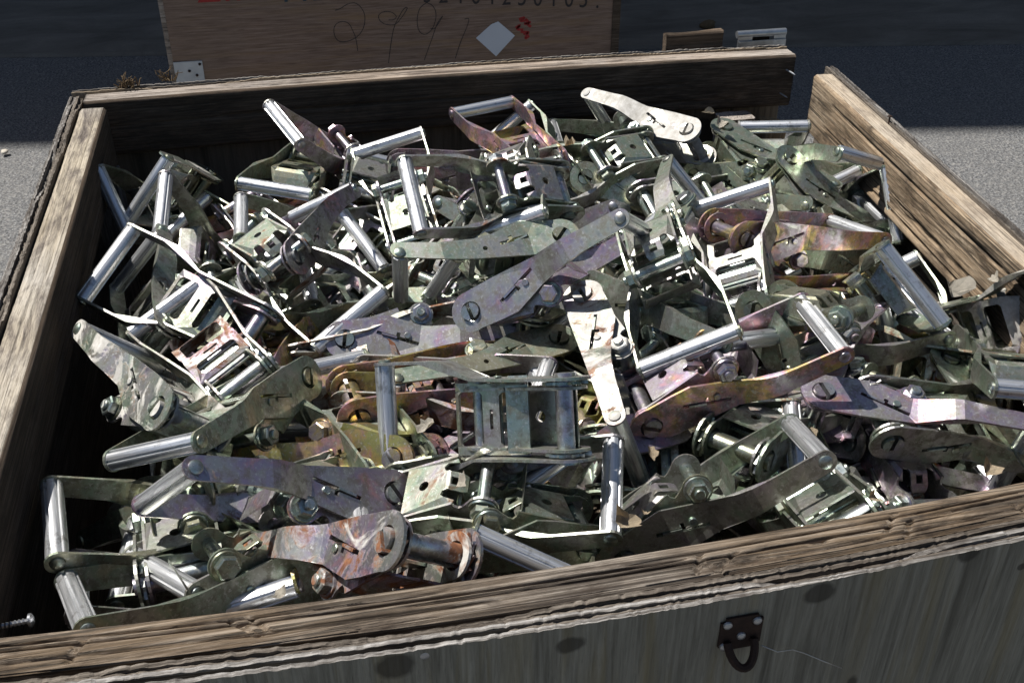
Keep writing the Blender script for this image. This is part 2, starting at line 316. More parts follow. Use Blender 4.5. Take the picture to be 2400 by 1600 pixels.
# ------------------------------------------------------------------ crate
crate = empty('wooden_crate', (.53, -.53, 0)); tag(crate, 'open weathered wooden crate with plywood sides and plank rim filled with ratchet buckles', 'crate')
def put(o, m):
    o.parent = crate; o.matrix_local = Matrix.Translation(-crate.location) @ m; return o
def board(name, L, T, B, mat, m, style, bow=None, seed=0, ds=.002, du=.004, inner=None):
    """plank along local x (0..L), thickness T on y (0..T), height B on z (-B..0)"""
    r = .004; per = []
    def seg(p, q):
        n = max(1, int(math.hypot(q[0]-p[0], q[1]-p[1])/ds))
        for i in range(n): per.append((p[0]+(q[0]-p[0])*i/n, p[1]+(q[1]-p[1])*i/n))
    c = [(r, 0), (T-r, 0), (T, -r), (T, -B+r), (T-r, -B), (r, -B), (0, -B+r), (0, -r)]
    for i in range(8): seg(c[i], c[(i+1) % 8])
    per = np.array(per); n = len(per); nu = int(L/du)+1; u = np.linspace(0, L, nu)
    nrm = np.roll(per, -1, 0)-np.roll(per, 1, 0); nrm = np.stack([-nrm[:, 1], nrm[:, 0]], 1); nrm /= np.linalg.norm(nrm, axis=1)[:, None]
    s = np.arange(n)*ds; U, S = np.meshgrid(u, s, indexing='ij')
    U2 = U + seed*3.7
    d = (fbm(U2*2.2, S*380+seed*9)-.47)*.0006 + (fbm(U2*2, S*14+seed)-.47)*.0014
    rs = np.random.RandomState(int(seed*10)+3)
    topn = int((T-2*r)/ds)
    def crack(u0, u1, s0, dep, wid, slope=0.0):
        sc = s0 + slope*(U-u0) + (vnoise(U2*3+s0*900, 0*U+seed)-.5)*.0014 + (vnoise(U2*45+s0*300, 0*U)-.5)*.0006
        env = np.clip(np.minimum(U-u0, u1-U)/.03, 0, 1)
        dd = np.abs(S-sc); return -dep*env*np.exp(-(dd/wid)**2)*(.55+.9*vnoise(U2*30, 0*U+s0*50))
    if style == 'cracked':
        for u0, u1, s0, dep, wid in ((-.1, .38, .0065, .007, .0009), (.02, .56, .0115, .008, .0010), (.34, .80, .0160, .007, .0009), (.50, 1.2, .0085, .006, .0009), (.05, .42, .0215, .004, .0008), (.72, 1.2, .0135, .006, .0009), (.62, 1.0, .0245, .004, .0008), (.30, .52, .0290, .004, .0009), (.86, 1.2, .0050, .004, .0008)):
            d = d + crack(u0, u1, s0, dep, wid)
        outer = np.clip((S-(topn*ds*.62))/(topn*ds*.38), 0, 1)*(S < topn*ds+.02)
        d = d - outer*.0035*(.5+1.0*vnoise(U2*4, S*0))                      # rounded, rotted outer arris
        for cu, cs in ((.66, .018), (.60, .024)):
            d = d - .003*np.exp(-((U-cu)/.008)**2-((S-cs)/.003)**2)*(.4+1.4*vnoise(U*300, S*500))
        for _ in range(10):
            d = d - .0035*np.exp(-((U-rs.uniform(0, L)-(S-.015)*rs.uniform(-1.5, 1.5))/.0022)**2)*(np.abs(S-rs.uniform(.005, .03)) < .009)
    elif style == 'splintered':
        a = topn*ds+.004+T*0; B0 = s[-1]-(S-0)                                # distance from the top arris down the inner face
        inner_ = B0 < B-.004
        band = np.exp(-((B0-(.038+.02*np.sin(U*6)))/.022)**2)*np.clip((U-.10)/.12, 0, 1)
        fib = np.abs(fbm(U2*16, S*640, 3)-.45)
        d = d - inner_*band*(.0015+.008*fib)
        for q in range(8): d = d + crack(rs.uniform(0, L*.6), rs.uniform(L*.5, L), s[-1]-rs.uniform(.02, .085), .0025, .002)
    else:
        for q in range(7): d = d + crack(rs.uniform(-.1, L*.5), rs.uniform(L*.4, L*1.1), rs.uniform(.004, T-.008), rs.uniform(.001, .0028), .0018)
        for q in range(4): d = d + crack(rs.uniform(-.1, L*.5), rs.uniform(L*.4, L*1.1), s[-1]-rs.uniform(.02, B-.01), rs.uniform(.001, .003), .002)
    yb = np.zeros(nu) if bow is None else bow(u)
    Y = per[None, :, 0] + d*nrm[None, :, 0] + yb[:, None]; Z = per[None, :, 1] + d*nrm[None, :, 1]
    X = U + (fbm(S*90, U*0+seed)-.47)*.004*((U < 1e-6)*1.0 - (U > L-1e-6)*1.0)
    V = np.stack([X, Y, Z], -1).reshape(-1, 3)
    i, j = np.meshgrid(np.arange(nu-1), np.arange(n), indexing='ij'); jn = (j+1) % n
    F = np.stack([i*n+j, (i+1)*n+j, (i+1)*n+jn, i*n+jn], -1).reshape(-1, 4)
    me = bpy.data.meshes.new(name); me.from_pydata(V.tolist(), [], F.tolist()+[list(range(n))[::-1], list(range((nu-1)*n, nu*n))]); me.update()
    me.polygons.foreach_set('use_smooth', [True]*(len(me.polygons)-2)+[False, False]); me.materials.append(mat)
    if inner is not None:
        me.materials.append(inner); lo = int(n - (B-2*r)/ds - 1)
        me.polygons.foreach_set('material_index', [1 if (k_ % n) >= lo-3 else 0 for k_ in range((nu-1)*n)]+[1, 1])
    o = bpy.data.objects.new(name, me); C.objects.link(o); return put(o, m)
def frame(org, xdir, ydir):
    xd = Vector(xdir).normalized(); zd = Vector((0, 0, 1)); yd = Vector(ydir); yd = (yd - xd*yd.dot(xd)).normalized()
    return Matrix(((xd.x, yd.x, 0, org[0]), (xd.y, yd.y, 0, org[1]), (xd.z, yd.z, 1, org[2]), (0, 0, 0, 1)))
T_, B_ = .038, .089
fbow = lambda u: .080-0*u + 0*u
# front plank: local x = world x, local y points outwards (-y world)
front_y = lambda x: -1.080 + .09*(x-.43)**2
back_y = lambda x: .014 - .05*(x-.42)**2
MF = frame((-.037, 0, H), (1, 0, 0), (0, -1, 0))
board('rim_board', 1.10, T_, B_, W_FRONT, MF, 'cracked', lambda u: -front_y(u-.037), 1.1, .0008, .003)
MB_ = frame((-.036, 0, H), (1, 0, 0), (0, 1, 0))
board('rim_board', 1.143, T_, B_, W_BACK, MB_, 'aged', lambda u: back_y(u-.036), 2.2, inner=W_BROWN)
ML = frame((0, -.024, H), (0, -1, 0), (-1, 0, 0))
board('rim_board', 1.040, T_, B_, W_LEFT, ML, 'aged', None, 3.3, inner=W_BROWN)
rdir = Vector((1.033-1.093, -.75+.107, 0)).normalized()
MR = frame((1.093, -.107, H), rdir, (1, 0, 0))
board('rim_board', .965, .033, B_+.006, W_RIGHT, MR, 'splintered', None, 4.4, .0018, .003, inner=W_RIGHT_IN)
def plies(L, m, y0, n, t, hgt, face_mat, seed, bow=None, amp=.004, full=None, tilt=0.0, skip=()):
    """a plywood sheet: n veneers of thickness t stacked along local +y, grain edges ragged at the top (z=0)"""
    nu = int(L/.003); us = np.linspace(0, L, nu); panel = None  # ragged veneers
    for k in range(n):
        outer = (k == n-1); zb = -full if (outer or k == 0) else -hgt
        gap = .0007; ya = y0+k*t+gap*.5; yb = y0+(k+1)*t-gap*.5
        top = (fbm(us*2+seed*7+k*3.1, us*0+k, 2)-.38)*amp*.9 + (vnoise(us*300+k*5, us*0+seed)-.5)*amp*.55 - amp*.8*np.clip((vnoise(us*14+k*4.4, us*0+seed)-.72)*9, 0, 1) - (.003 if k % 2 else 0)
        top = top - amp*1.6*np.clip((vnoise(us*5+seed+k*2.3, us*0+3)-.66)*5, 0, 1)*(0 if outer else 1)
        off = (fbm(us*2+seed*3+k, us*0, 2)-.38)*.0008 + (bow(us) if bow else 0)
        vs_, fs = [], []
        for i in range(nu):
            vs_ += [(us[i], ya+off[i], zb), (us[i], ya+off[i], top[i]), (us[i], yb+off[i], top[i]-.0004), (us[i], yb+off[i], zb)]
        for i in range(nu-1):
            a = 4*i; b = a+4
            for q in range(4): fs.append((a+q, a+(q+1) % 4, b+(q+1) % 4, b+q))
        fs += [(3, 2, 1, 0), (4*nu-4, 4*nu-3, 4*nu-2, 4*nu-1)]
        mat = face_mat if outer else (PLY_EDGE if k % 2 == 0 else PLY_DARK)
        if k == 0 and not outer: mat = PLY_IN if seed == 2.0 else PLY_DARK
        o = mesh_obj('plywood_panel' if outer else 'veneer', vs_, fs, mat)
        if outer:
            o.data.materials.append(PLY_EDGE)
            for p in o.data.polygons:
                if p.center.z > -.012 and p.normal.z*p.normal.z > .3: p.material_index = 1
            panel = put(o, m)
        else:
            put(o, m); rest.append(o)
    for o in rest:
        o.parent = panel; o.matrix_local = Matrix.Identity(4)
    rest.clear(); return panel
rest = []
FP = plies(1.20, frame((-.06, 0, H-.001), (1, 0, 0), (0, -1, 0)), T_+.0015, 5, .0043, .06, PLY_FRONT, 1.0, lambda u: -front_y(u-.06), .0032, full=.70)
plies(1.165, frame((-.057, 0, H+.002), (1, 0, 0), (0, 1, 0)), T_+.0015, 4, .0045, .06, PLY_EDGE, 2.0, lambda u: back_y(u-.057), .003, full=.70)
plies(1.15, frame((0, .032, H+.004), (0, -1, 0), (-1, 0, 0)), T_+.0015, 4, .0046, .06, PLY_EDGE, 3.0, None, .005, full=.70)
plies(1.02, frame((1.093+.012*0, -.107+.035, H+.002), rdir, (1, 0, 0)), .0345, 4, .0042, .06, PLY_EDGE, 4.0, None, .003, full=.70)
box('floor_panel', (-.03-.53, -1.09+.53, .07), (1.12-.53, .03+.53, .088), PLY_IN, crate)
for yy in (-1.0, -.5, -.05): box('skid', (-.05-.53, yy-.045+.53, 0.002), (1.13-.53, yy+.045+.53, .069), W_BACK, crate, .003)
for (px, py) in ((.003, -.066), (.003, -1.03), (1.03, -.05)):
    o = board('corner_post', .60, .038, .060, W_BACK, Matrix.Translation((px, py, .69)) @ Matrix.Rotation(R(90), 4, 'Y'), 'aged', None, 5+px*3+py, .004, .012)
o = board('corner_block', .10, .038, .05, W_FRESH, Matrix.Translation((1.062, -.035, H-.115)) @ Matrix.Rotation(R(96), 4, 'Y') @ Matrix.Rotation(R(90), 4, 'X'), 'aged', None, 8.1, .004, .01)
# hinge left over from the lid, on the outside of the back wall
hz = H
hp = on_y(1780, 74, .085); hx, hzc = hp.x, hp.z
hinge = box('hinge', (hx-.045-.53, .0655+.53, H-.05), (hx+.043-.53, .0685+.53, H+.004), STEEL, crate, .0008)
for hx0, hx1 in ((-.045, -.019), (.021, .043)):
    bm = bmesh.new(); box_bm(bm, hx+hx0, hx+hx1, .0690, .0715, H-.02, hzc-.003); o = link(bpy.data.objects.new('tab', bm_mesh('tab', bm, STEEL)), hinge); o.location = (-.53, .53, 0)
bm = bmesh.new(); tube_bm(bm, [(hx-.046, .075, hzc), (hx+.044, .075, hzc)], .0062, 16); o = link(bpy.data.objects.new('knuckle', bm_mesh('knuckle', bm, STEEL, True, 40)), hinge); o.matrix_parent_inverse = hinge.matrix_world.inverted(); o.location = (-.53, .53, 0)
bm = bmesh.new(); box_bm(bm, hx-.022, hx+.018, .0800, .0825, hzc-.04, hzc-.0055); o = link(bpy.data.objects.new('leaf', bm_mesh('leaf', bm, RUSTY)), hinge); o.location = (-.53, .53, 0)
o = board('lid_stub', .155*.66, .018, .11, W_BROWN, Matrix.Translation((on_y(1556, 100, .085).x, .073, on_y(1556, 76, .085).z)), 'aged', None, 6.6, .003, .006); put(o, Matrix.Translation((on_y(1556, 100, .085).x, .073, on_y(1556, 76, .085).z)))
def nail(name, p, d, L, r, head=None, mat=SCREW, parent=crate, thread=False):
    bm = bmesh.new(); d = Vector(d).normalized(); p = Vector(p); pts = []; rr = []
    if thread:
        for i in range(24): pts.append(p+d*L*i/24); rr.append(r*(1.0 if i % 2 else .68))
        pts.append(p+d*L); rr.append(r*.8)
    else:
        pts = [p, p+d*L*.85, p+d*L]; rr = [r, r, r*.25 if not head else r]
    tube_bm(bm, pts, rr, 8)
    if head: tube_bm(bm, [p+d*L*.99, p+d*(L+head*.25), p+d*(L+head*.55)], [head, head*.95, head*.45], 12)
    o = link(bpy.data.objects.new(name, bm_mesh(name, bm, mat, True, 35)), parent); o.location = -parent.matrix_world.translation if parent is not crate else -crate.location; return o
a = on_y(1838, 166, back_y(1.09)); nail('nail', a + Vector((0, .012, .003)), (.35, -1, -.15), .034, .0016)
a = on_y(1822, 220, back_y(1.08)); nail('nail', a + Vector((0, .012, .003)), (.35, -1, -.15), .032, .0013)
a = on_z(10, 1462, H-.045); nail('screw', (-.005, a.y, H-.048), (1, .04, .04), .036, .0026, .0056, thread=True)
a = on_z(2089, 291, H); nail('nail', a + Vector((-.004, 0, -.012)), (.1, .2, 1), .022, .0013, .004, RUSTY)
def face_y(x): return front_y(x) - T_ - .0015 - 5*.0043
def on_face(u, v):
    p = on_y(u, v, -1.14)
    for _ in range(4): p = on_y(u, v, face_y(p.x))
    return p
a = on_face(996, 1537); nail('screw', a + Vector((0, .004, 0)), (0, -1, 0), .002, .002, .0046)
# hasp staple on the front sheet
c4_ = [on_face(*q) for q in ((1690, 1447), (1797, 1429), (1783, 1500), (1664, 1529))]
cx = sum((p.x for p in c4_))/4; cz = sum((p.z for p in c4_))/4; fy = face_y(cx)
hw, hh = .0165, .0165
bm = bmesh.new(); box_bm(bm, -hw, hw, -.0022, -.0002, -hh, hh); bmesh.ops.bevel(bm, geom=[e for e in bm.edges if abs(e.verts[0].co.y-e.verts[1].co.y) > .001], offset=.004, segments=2, affect='EDGES')
st = link(bpy.data.objects.new('staple_plate', bm_mesh('staple_plate', bm, RUSTY)), crate); st.location = Vector((cx, fy, cz)) - crate.location
st['label'] = 'dark rusted hasp staple plate screwed to the front plywood'
bm = bmesh.new(); tube_bm(bm, [(.0105*math.cos(t), -.004-.012*math.sin(t), -.006-.0165*math.sin(t)) for t in [math.pi*i/14 for i in range(15)]], .0032, 8)
link(bpy.data.objects.new('staple_loop', bm_mesh('staple_loop', bm, RUSTY, True, 40)), st)
for q, (sx, sz) in enumerate(((-.0115, .0105), (.0115, .0105), (-.0120, -.0115), (.0005, -.003))):
    bm = bmesh.new(); tube_bm(bm, [(sx, -.0021, sz), (sx, -.0035, sz), (sx, -.0047, sz)], [.0037, .0033, .0013], 12); link(bpy.data.objects.new('screw', bm_mesh('screw', bm, SCREW, True, 40)), st)
bm = bmesh.new(); wp = [on_face(u, v) for u, v in ((1777, 1497), (1810, 1505), (1850, 1509), (1880, 1522), (1920, 1531), (1961, 1545))]
tube_bm(bm, [p + Vector((0, -.006-.003*math.sin(i*1.7), 0)) for i, p in enumerate(wp)], .00045, 5)
wo_ = link(bpy.data.objects.new('wire', bm_mesh('wire', bm, WIRE, True))); tag(wo_, 'thin stray steel wire curling out of the rusted hasp staple', 'wire')

# ------------------------------------------------------------------ far crate
FY = 1.5
pl, pr = on_y(400, 110, FY), on_y(1437, 60, FY)
fx0, fx1 = pl.x, pr.x; fz0, fz1 = .05, .82
far = empty('shipping_crate', ((fx0+fx1)/2, FY+.45, 0)); tag(far, 'stained plywood shipping crate with stencilled numbers standing in the shade behind', 'crate')
def fput(o): o.parent = far; o.location = o.location - far.location; return o
fput(box('front_panel', (fx0, FY, fz0), (fx1, FY+.018, fz1), PLY_FAR)); fput(box('back_panel', (fx0, FY+.9, fz0), (fx1, FY+.918, fz1), PLY_FAR))
for xx in (fx0+.002, fx1-.020): fput(box('side_panel', (xx, FY+.0185, fz0), (xx+.018, FY+.8995, fz1), PLY_FAR))
fput(box('lid', (fx0-.01, FY-.01, fz1+.001), (fx1+.01, FY+.93, fz1+.019), PLY_FAR))
fput(box('edge_batten', (fx1-.004, FY-.004, fz0+.01), (fx1+.020, FY+.024, fz1-.005), W_BROWN)); fput(box('edge_batten', (fx0-.014, FY+.004, fz0+.01), (fx0-.0005, FY+.03, fz1-.005), W_BACK))
for q in range(3): fput(box('skid', (fx0+.03+q*(fx1-fx0-.16)/2, FY+.01, 0.002), (fx0+.13+q*(fx1-fx0-.16)/2, FY+.9, fz0-.001), W_BACK))
def dec_y(k=1): return FY - .0006*k
def ribbon(name, pix, wpx, mat, k=1, parent=far):
    """a pen stroke laid on the far crate's front, traced through points"""
    P = [on_y(u, v, dec_y(k)) for u, v in pix]; Q = []
    for i in range(len(P)-1):                                           # smooth the stroke
        p0, p1, p2, p3 = P[max(i-1, 0)], P[i], P[i+1], P[min(i+2, len(P)-1)]
        for s in range(6):
            t = s/6; Q.append(.5*((2*p1)+(p2-p0)*t+(2*p0-5*p1+4*p2-p3)*t*t+(3*p1-p0-3*p2+p3)*t**3))
    Q.append(P[-1]); vs_, fs = [], []
    for i, p in enumerate(Q):
        d = (Q[min(i+1, len(Q)-1)]-Q[max(i-1, 0)]); n = Vector((-d.z, 0, d.x)).normalized()*wpx*.5*(.85+.3*float(vnoise(i*.7, 2.1)))
        vs_ += [p+n, p-n]
    for i in range(len(Q)-1): fs.append((2*i, 2*i+1, 2*i+3, 2*i+2))
    o = mesh_obj(name, [v - far.location for v in vs_], fs, mat, parent); return o
def cr1(L): return [(380+x*.2551, y*.2551) for x, y in L]
def cr2(L): return [(900+x*.2551, y*.2551) for x, y in L]
wl = .0021
strokes = [cr1([(1590, 98), (1640, 80), (1700, 42), (1770, 30), (1830, 75), (1862, 150), (1855, 240), (1820, 310), (1760, 360), (1680, 385), (1620, 378), (1585, 330), (1580, 260), (1610, 215), (1660, 200), (1715, 220), (1750, 280), (1780, 360), (1798, 470)]),
 cr1([(2045, 225), (2000, 190), (1990, 145), (2030, 112), (2100, 112), (2150, 150), (2130, 182), (2080, 186)]), cr1([(2048, 225), (2100, 232), (2150, 220), (2210, 150), (2252, 78), (2225, 80), (2180, 150), (2130, 260), (2100, 420), (2080, 580)]),
 cr2([(390, 28), (330, 80), (305, 180), (320, 280), (370, 318), (430, 285), (470, 200), (475, 110), (440, 50), (390, 28)]), cr2([(425, 262), (470, 260), (540, 150), (490, 220), (440, 360), (370, 555)]), cr2([(740, 178), (778, 175), (765, 240), (700, 400), (655, 540)])]
for s_ in strokes: ribbon('marker_stroke', s_, wl, INK)
for L in ([(1240, 180), (1290, 165), (1255, 195), (1310, 190)], [(1300, 175), (1330, 215), (1290, 220), (1350, 205)], [(1320, 225), (1350, 250)], [(1210, 260), (1250, 235), (1225, 270), (1280, 275)], [(1255, 295), (1320, 300), (1280, 315)], [(1330, 290), (1300, 355), (1335, 330)]):
    ribbon('red_pencil_mark', cr2(L), .0075, INK_RED)
def text(name, s, size, u, v, mat, spacing=1.0, sx=1.0, width=None):
    cu = bpy.data.curves.new(name, 'FONT'); cu.body = s; cu.size = size; cu.space_character = spacing; cu.extrude = 0.0002
    tmp = bpy.data.objects.new(name, cu); C.objects.link(tmp); dg = bpy.context.evaluated_depsgraph_get()
    me = bpy.data.meshes.new_from_object(tmp.evaluated_get(dg)); bpy.data.objects.remove(tmp); me.materials.clear(); me.materials.append(mat)
    o = link(bpy.data.objects.new(name, me), far); p = on_y(u, v, dec_y(1)); o.rotation_euler = (R(90), 0, 0); wd = max(c_.co.x for c_ in me.vertices)-min(c_.co.x for c_ in me.vertices); o.scale = (sx if width is None else width/wd, 1, 1); o.location = p - far.location; return o
text('stencil_letters', 'ZIM', .135, 462, 7, INK_RED, 1.1, 1, .171); text('stencil_letters', 'NEWAY', .12, 661, 6, INK_BLUE, 1.1, 1, .36)
xs = [(990, '3'), (1027, '2'), (1068, '1'), (1104, '0'), (1142, '1'), (1175, '2'), (1212, '5'), (1249, '0'), (1286, '1'), (1322, '0'), (1356, '5'), (1395, '.')]
for i, (u, ch) in enumerate(xs): text('stencil_digit', ch, .075, u, 7+i*1.15, INK, 1, .8)
pp = [on_y(900+x*.2551, y*.2551, FY-.0015) for x, y in ((845, 352), (1030, 520), (1203, 330), (1050, 200), (985, 226))]
bm = bmesh.new(); va = [bm.verts.new(p) for p in pp]; f_ = bm.faces.new(va); r_ = bmesh.ops.extrude_face_region(bm, geom=[f_]); bmesh.ops.translate(bm, vec=(0, .0008, 0), verts=[e for e in r_['geom'] if isinstance(e, bmesh.types.BMVert)])
o = link(bpy.data.objects.new('paper_label', bm_mesh('paper_label', bm, PAPER)), far); o.location = -far.location; o['label'] = 'blank white paper diamond stuck to the far crate'
b0, b1 = on_y(409, 146, FY), on_y(481, 189, FY)
br = fput(box('corner_bracket', (b0.x-.004, FY-.004, b1.z-.05), (b1.x, FY-.0008, b0.z), WHITE_METAL, None, .001))
for q, (u, v) in enumerate(((444, 167), (462, 177), (468, 151))):
    p = on_y(u, v, FY-.005); bm = bmesh.new(); tube_bm(bm, [(0, 0, 0), (0, -.003, 0), (0, -.005, 0)], [.0042, .0036, .0016], 10); o = link(bpy.data.objects.new('bolt', bm_mesh('bolt', bm, RUSTY, True, 40)), br); o.location = p - far.location - br.location + Vector((0, .0008, 0))

# ------------------------------------------------------------------ ratchet buckle: shared part meshes (x along the grip, y from spindle to grip)
mm = .001
def sc(L): return [(p[0]*mm, p[1]*mm) for p in L]
arm_out = sc(circ(23, 14, 0, 0, R(80), R(262), True) + [(40, -21.5), (90, -17.5), (150, -12.8), (196, -10.8)] + circ(10.6, 8, 200, 0, R(-80), R(80), True) + [(150, 10.5), (110, 12.5), (88, 15), (50, 27.5), (30, 26)])
hole_s = sc(circ(11.8, 16)[::-1])
slot = sc([(36, 6), (84, -9), (85.5, -5.2), (73, -1.2), (74.2, 3), (70, 4.3), (68.8, .1), (63, 2), (64.2, 6.2), (60, 7.5), (58.8, 3.3), (37.2, 9.8)])
def jog(y): 
    t = min(max((y/mm-84)/(132-84), 0), 1); t = t*t*(3-2*t)*.6+t*.4
    return (35.2 + 18.0*t)*mm
cuts_ = [((y*mm, -18*mm), (y*mm, 14.8*mm)) for y in (90, 97, 104)] + [((y*mm, -14.5*mm), (y*mm, 12*mm)) for y in (112, 120, 128)] + [((136*mm, -13.5*mm), (136*mm, 11*mm))]
def cutclip(): return [((y*mm, (-17.4+.077*(y-90))*mm), (y*mm, (14.6-.17*(y-90) if y < 112 else 12.2-.05*(y-112))*mm)) for y in (92, 100, 108, 116, 124, 132)]
ARM = {s: plate_mesh('handle_arm', arm_out, [hole_s, slot], 2.6*mm, (lambda s: (lambda a, b, t: (s*(jog(a)+t), a, b)))(s), PLATE, cutclip()) for s in (-1, 1)}
slot_b = sc([(40, 4), (78, -2), (79, 2), (66, 4), (67, 8), (62, 8.8), (61, 4.8), (41, 8)])
ARM_B = {s: plate_mesh('handle_arm', arm_out, [hole_s, slot_b, sc(circ(3.2, 8, 98, -3)[::-1])], 2.6*mm, (lambda s: (lambda a, b, t: (s*(35.2*mm + 18*mm*min(max((a/mm-40)/120, 0), 1) + t), a, b + 5.5*mm*math.sin(math.pi*min(max(a/mm-60, 0)/140, 1))*(-1 if a > .13 else -1) + (4.0*mm*max(0, (a/mm-120)/80)**2))))(s), PLATE, cutclip()) for s in (-1, 1)}
side_out = sc(circ(19, 14, 0, 0, R(65), R(268), True) + [(35, -14), (66, -10)] + circ(14.5, 14, 93, 0, R(-118), R(128), True) + [(77, 9), (73, 8.6), (70.5, 12), (70, 16.5), (24, 16.8)])
SIDE = {s: plate_mesh('side_plate', side_out, [hole_s, sc(circ(5.6, 8, 93, 0)[::-1]), sc([(34, -6), (58, -12), (59, -8.5), (35, -2.5)])], 2.6*mm, (lambda s: (lambda a, b, t: (s*(27.0*mm+t), a, b)))(s), PLATE) for s in (-1, 1)}
def webz(y):
    return 17.4 - (max(0, y-62)**1.55)*.22
web_out = sc([(-25.6, 17), (25.6, 17), (25.6, 69), (21, 70), (19, 62), (15.5, 58), (11.5, 59.5), (10.4, 64), (10.4, 74), (8.5, 77), (-8.5, 77), (-10.4, 74), (-10.4, 64), (-11.5, 59.5), (-15.5, 58), (-19, 62), (-21, 70), (-25.6, 69)])
WEB = plate_mesh('web_plate', web_out, [sc(circ(5.2, 14, 0, 38)[::-1]), sc([(-4.2, 66), (-4.2, 72.5), (4.2, 72.5), (4.2, 66)])], 2.2*mm, lambda a, b, t: (a, b, webz(b/mm)*mm+t), PLATE, [((-9.8*mm, y*mm), (9.8*mm, y*mm)) for y in (62.5, 65.2, 73.4)])
def relz(y): return -7 + (max(0, y-112)**1.3)*.9 + (max(0, 48-y)**1.3)*.35
rel_out = sc([(-32.5, 40), (32.5, 40), (32.5, 78), (31.5, 84), (33, 92), (33, 112), (26, 124), (-26, 124), (-33, 112), (-33, 92), (-31.5, 84), (-32.5, 78)])
rel_holes = [sc([(-24, 48), (-24, 62), (-21, 65), (21, 65), (24, 62), (24, 48), (21, 45), (-21, 45)]), sc([(-25, 86), (-25, 106), (-22, 109), (22, 109), (25, 106), (25, 86), (22, 83), (-22, 83)]), sc([(-9, 72), (-9, 75.5), (9, 75.5), (9, 72)])]
REL = plate_mesh('release_plate', rel_out, rel_holes, 2.2*mm, lambda a, b, t: (a, b, relz(b/mm)*mm+t), PLATE, [((-25.5*mm, 115*mm), (25.5*mm, 115*mm)), ((-25.5*mm, 119*mm), (25.5*mm, 119*mm))])
prof = []
for q in range(72):
    a_ = 2*math.pi*q/72; rr_ = (9.6 - (2.2 if q % 12 in (0, 1, 2) else 0))*mm; prof.append((rr_*math.cos(a_), rr_*math.sin(a_)))
bm = bmesh.new(); prism_x(bm, prof, -51.5*mm, 51.5*mm); GRIP = bm_mesh('grip', bm, ALU, True, 30)
def turned(name, prof_, mat, n=12, hexn=None, ang=35):
    bm = bmesh.new(); rings = []
    for x, r in prof_: rings.append([bm.verts.new((x*mm, r*mm*math.cos(2*math.pi*k/n), r*mm*math.sin(2*math.pi*k/n))) for k in range(n)])
    for a, b in zip(rings, rings[1:]):
        for k in range(n): bm.faces.new((a[k], a[(k+1) % n], b[(k+1) % n], b[k]))
    bm.faces.new(rings[0][::-1]); bm.faces.new(rings[-1]); return bm_mesh(name, bm, mat, True, ang)
RIVET = {1: turned('rivet', [(54.2, 6.6), (56.2, 6.2), (57.6, 3.6)], HARD), -1: turned('rivet', [(-54.2, 6.6), (-56.2, 6.2), (-57.6, 3.6)], HARD)}
BOLT = turned('bolt', [(-34, 5.2), (-26, 5.2), (-25.6, 6.2), (25.6, 6.2), (26, 5.2), (41, 5.2), (42, 4.2)], HARD, 14)
WASHER = {s: turned('washer', [(s*28.6, 13.2), (s*30.4, 12.6)], HARD, 18) for s in (1, -1)}
HEAD = turned('bolt_head', [(-30.6, 10.6), (-36.6, 10.6), (-37.8, 9)], HARD, 6)
NUT = turned('nut', [(30.6, 10.4), (37.4, 10.4), (38.6, 8.8)], HARD, 6)
def halfmoon(sg):
    bm = bmesh.new(); p = circ(8.6*mm, 12, 0, sg*2.2*mm, R(0 if sg > 0 else 180), R(180 if sg > 0 else 360), True); prism_x(bm, p, -40*mm, 40*mm); return bm_mesh('spindle_half', bm, HARD, True, 40)
HALF = {s: halfmoon(s) for s in (1, -1)}
gear = []
for q in range(11):
    a_ = 2*math.pi*q/11; gear += [(20.5*math.cos(a_), 20.5*math.sin(a_)), (15.5*math.cos(a_+.06), 15.5*math.sin(a_+.06)), (16.2*math.cos(a_+.3), 16.2*math.sin(a_+.3))]
WHEEL = {s: plate_mesh('ratchet_wheel', sc(gear), [sc(circ(11.2, 12)[::-1])], 2.6*mm, (lambda s: (lambda a, b, t: (s*(31.2*mm+t), a, b)))(s), HARD) for s in (1, -1)}
bm = bmesh.new(); box_bm(bm, -38.5*mm, 38.5*mm, 42*mm, 60*mm, -1*mm, 1.4*mm); bmesh.ops.rotate(bm, verts=bm.verts, cent=(0, .051, 0), matrix=Matrix.Rotation(R(-17), 3, 'X')); bmesh.ops.translate(bm, verts=bm.verts, vec=(0, 0, 3.2*mm)); PAWL = bm_mesh('pawl', bm, HARD)
bm = bmesh.new(); box_bm(bm, -30.5*mm, 30.5*mm, 36*mm, 57*mm, -1.2*mm, 1.2*mm); bmesh.ops.rotate(bm, verts=bm.verts, cent=(0, .046, 0), matrix=Matrix.Rotation(R(-14), 3, 'X')); bmesh.ops.translate(bm, verts=bm.verts, vec=(0, 0, -7.3*mm)); LOCK = bm_mesh('lock_bar', bm, HARD)
PIN = turned('cross_pin', [(-38.6, 3.4), (-38, 4), (-37, 3.4), (37, 3.4), (38, 4), (38.6, 3.4)], HARD, 10)

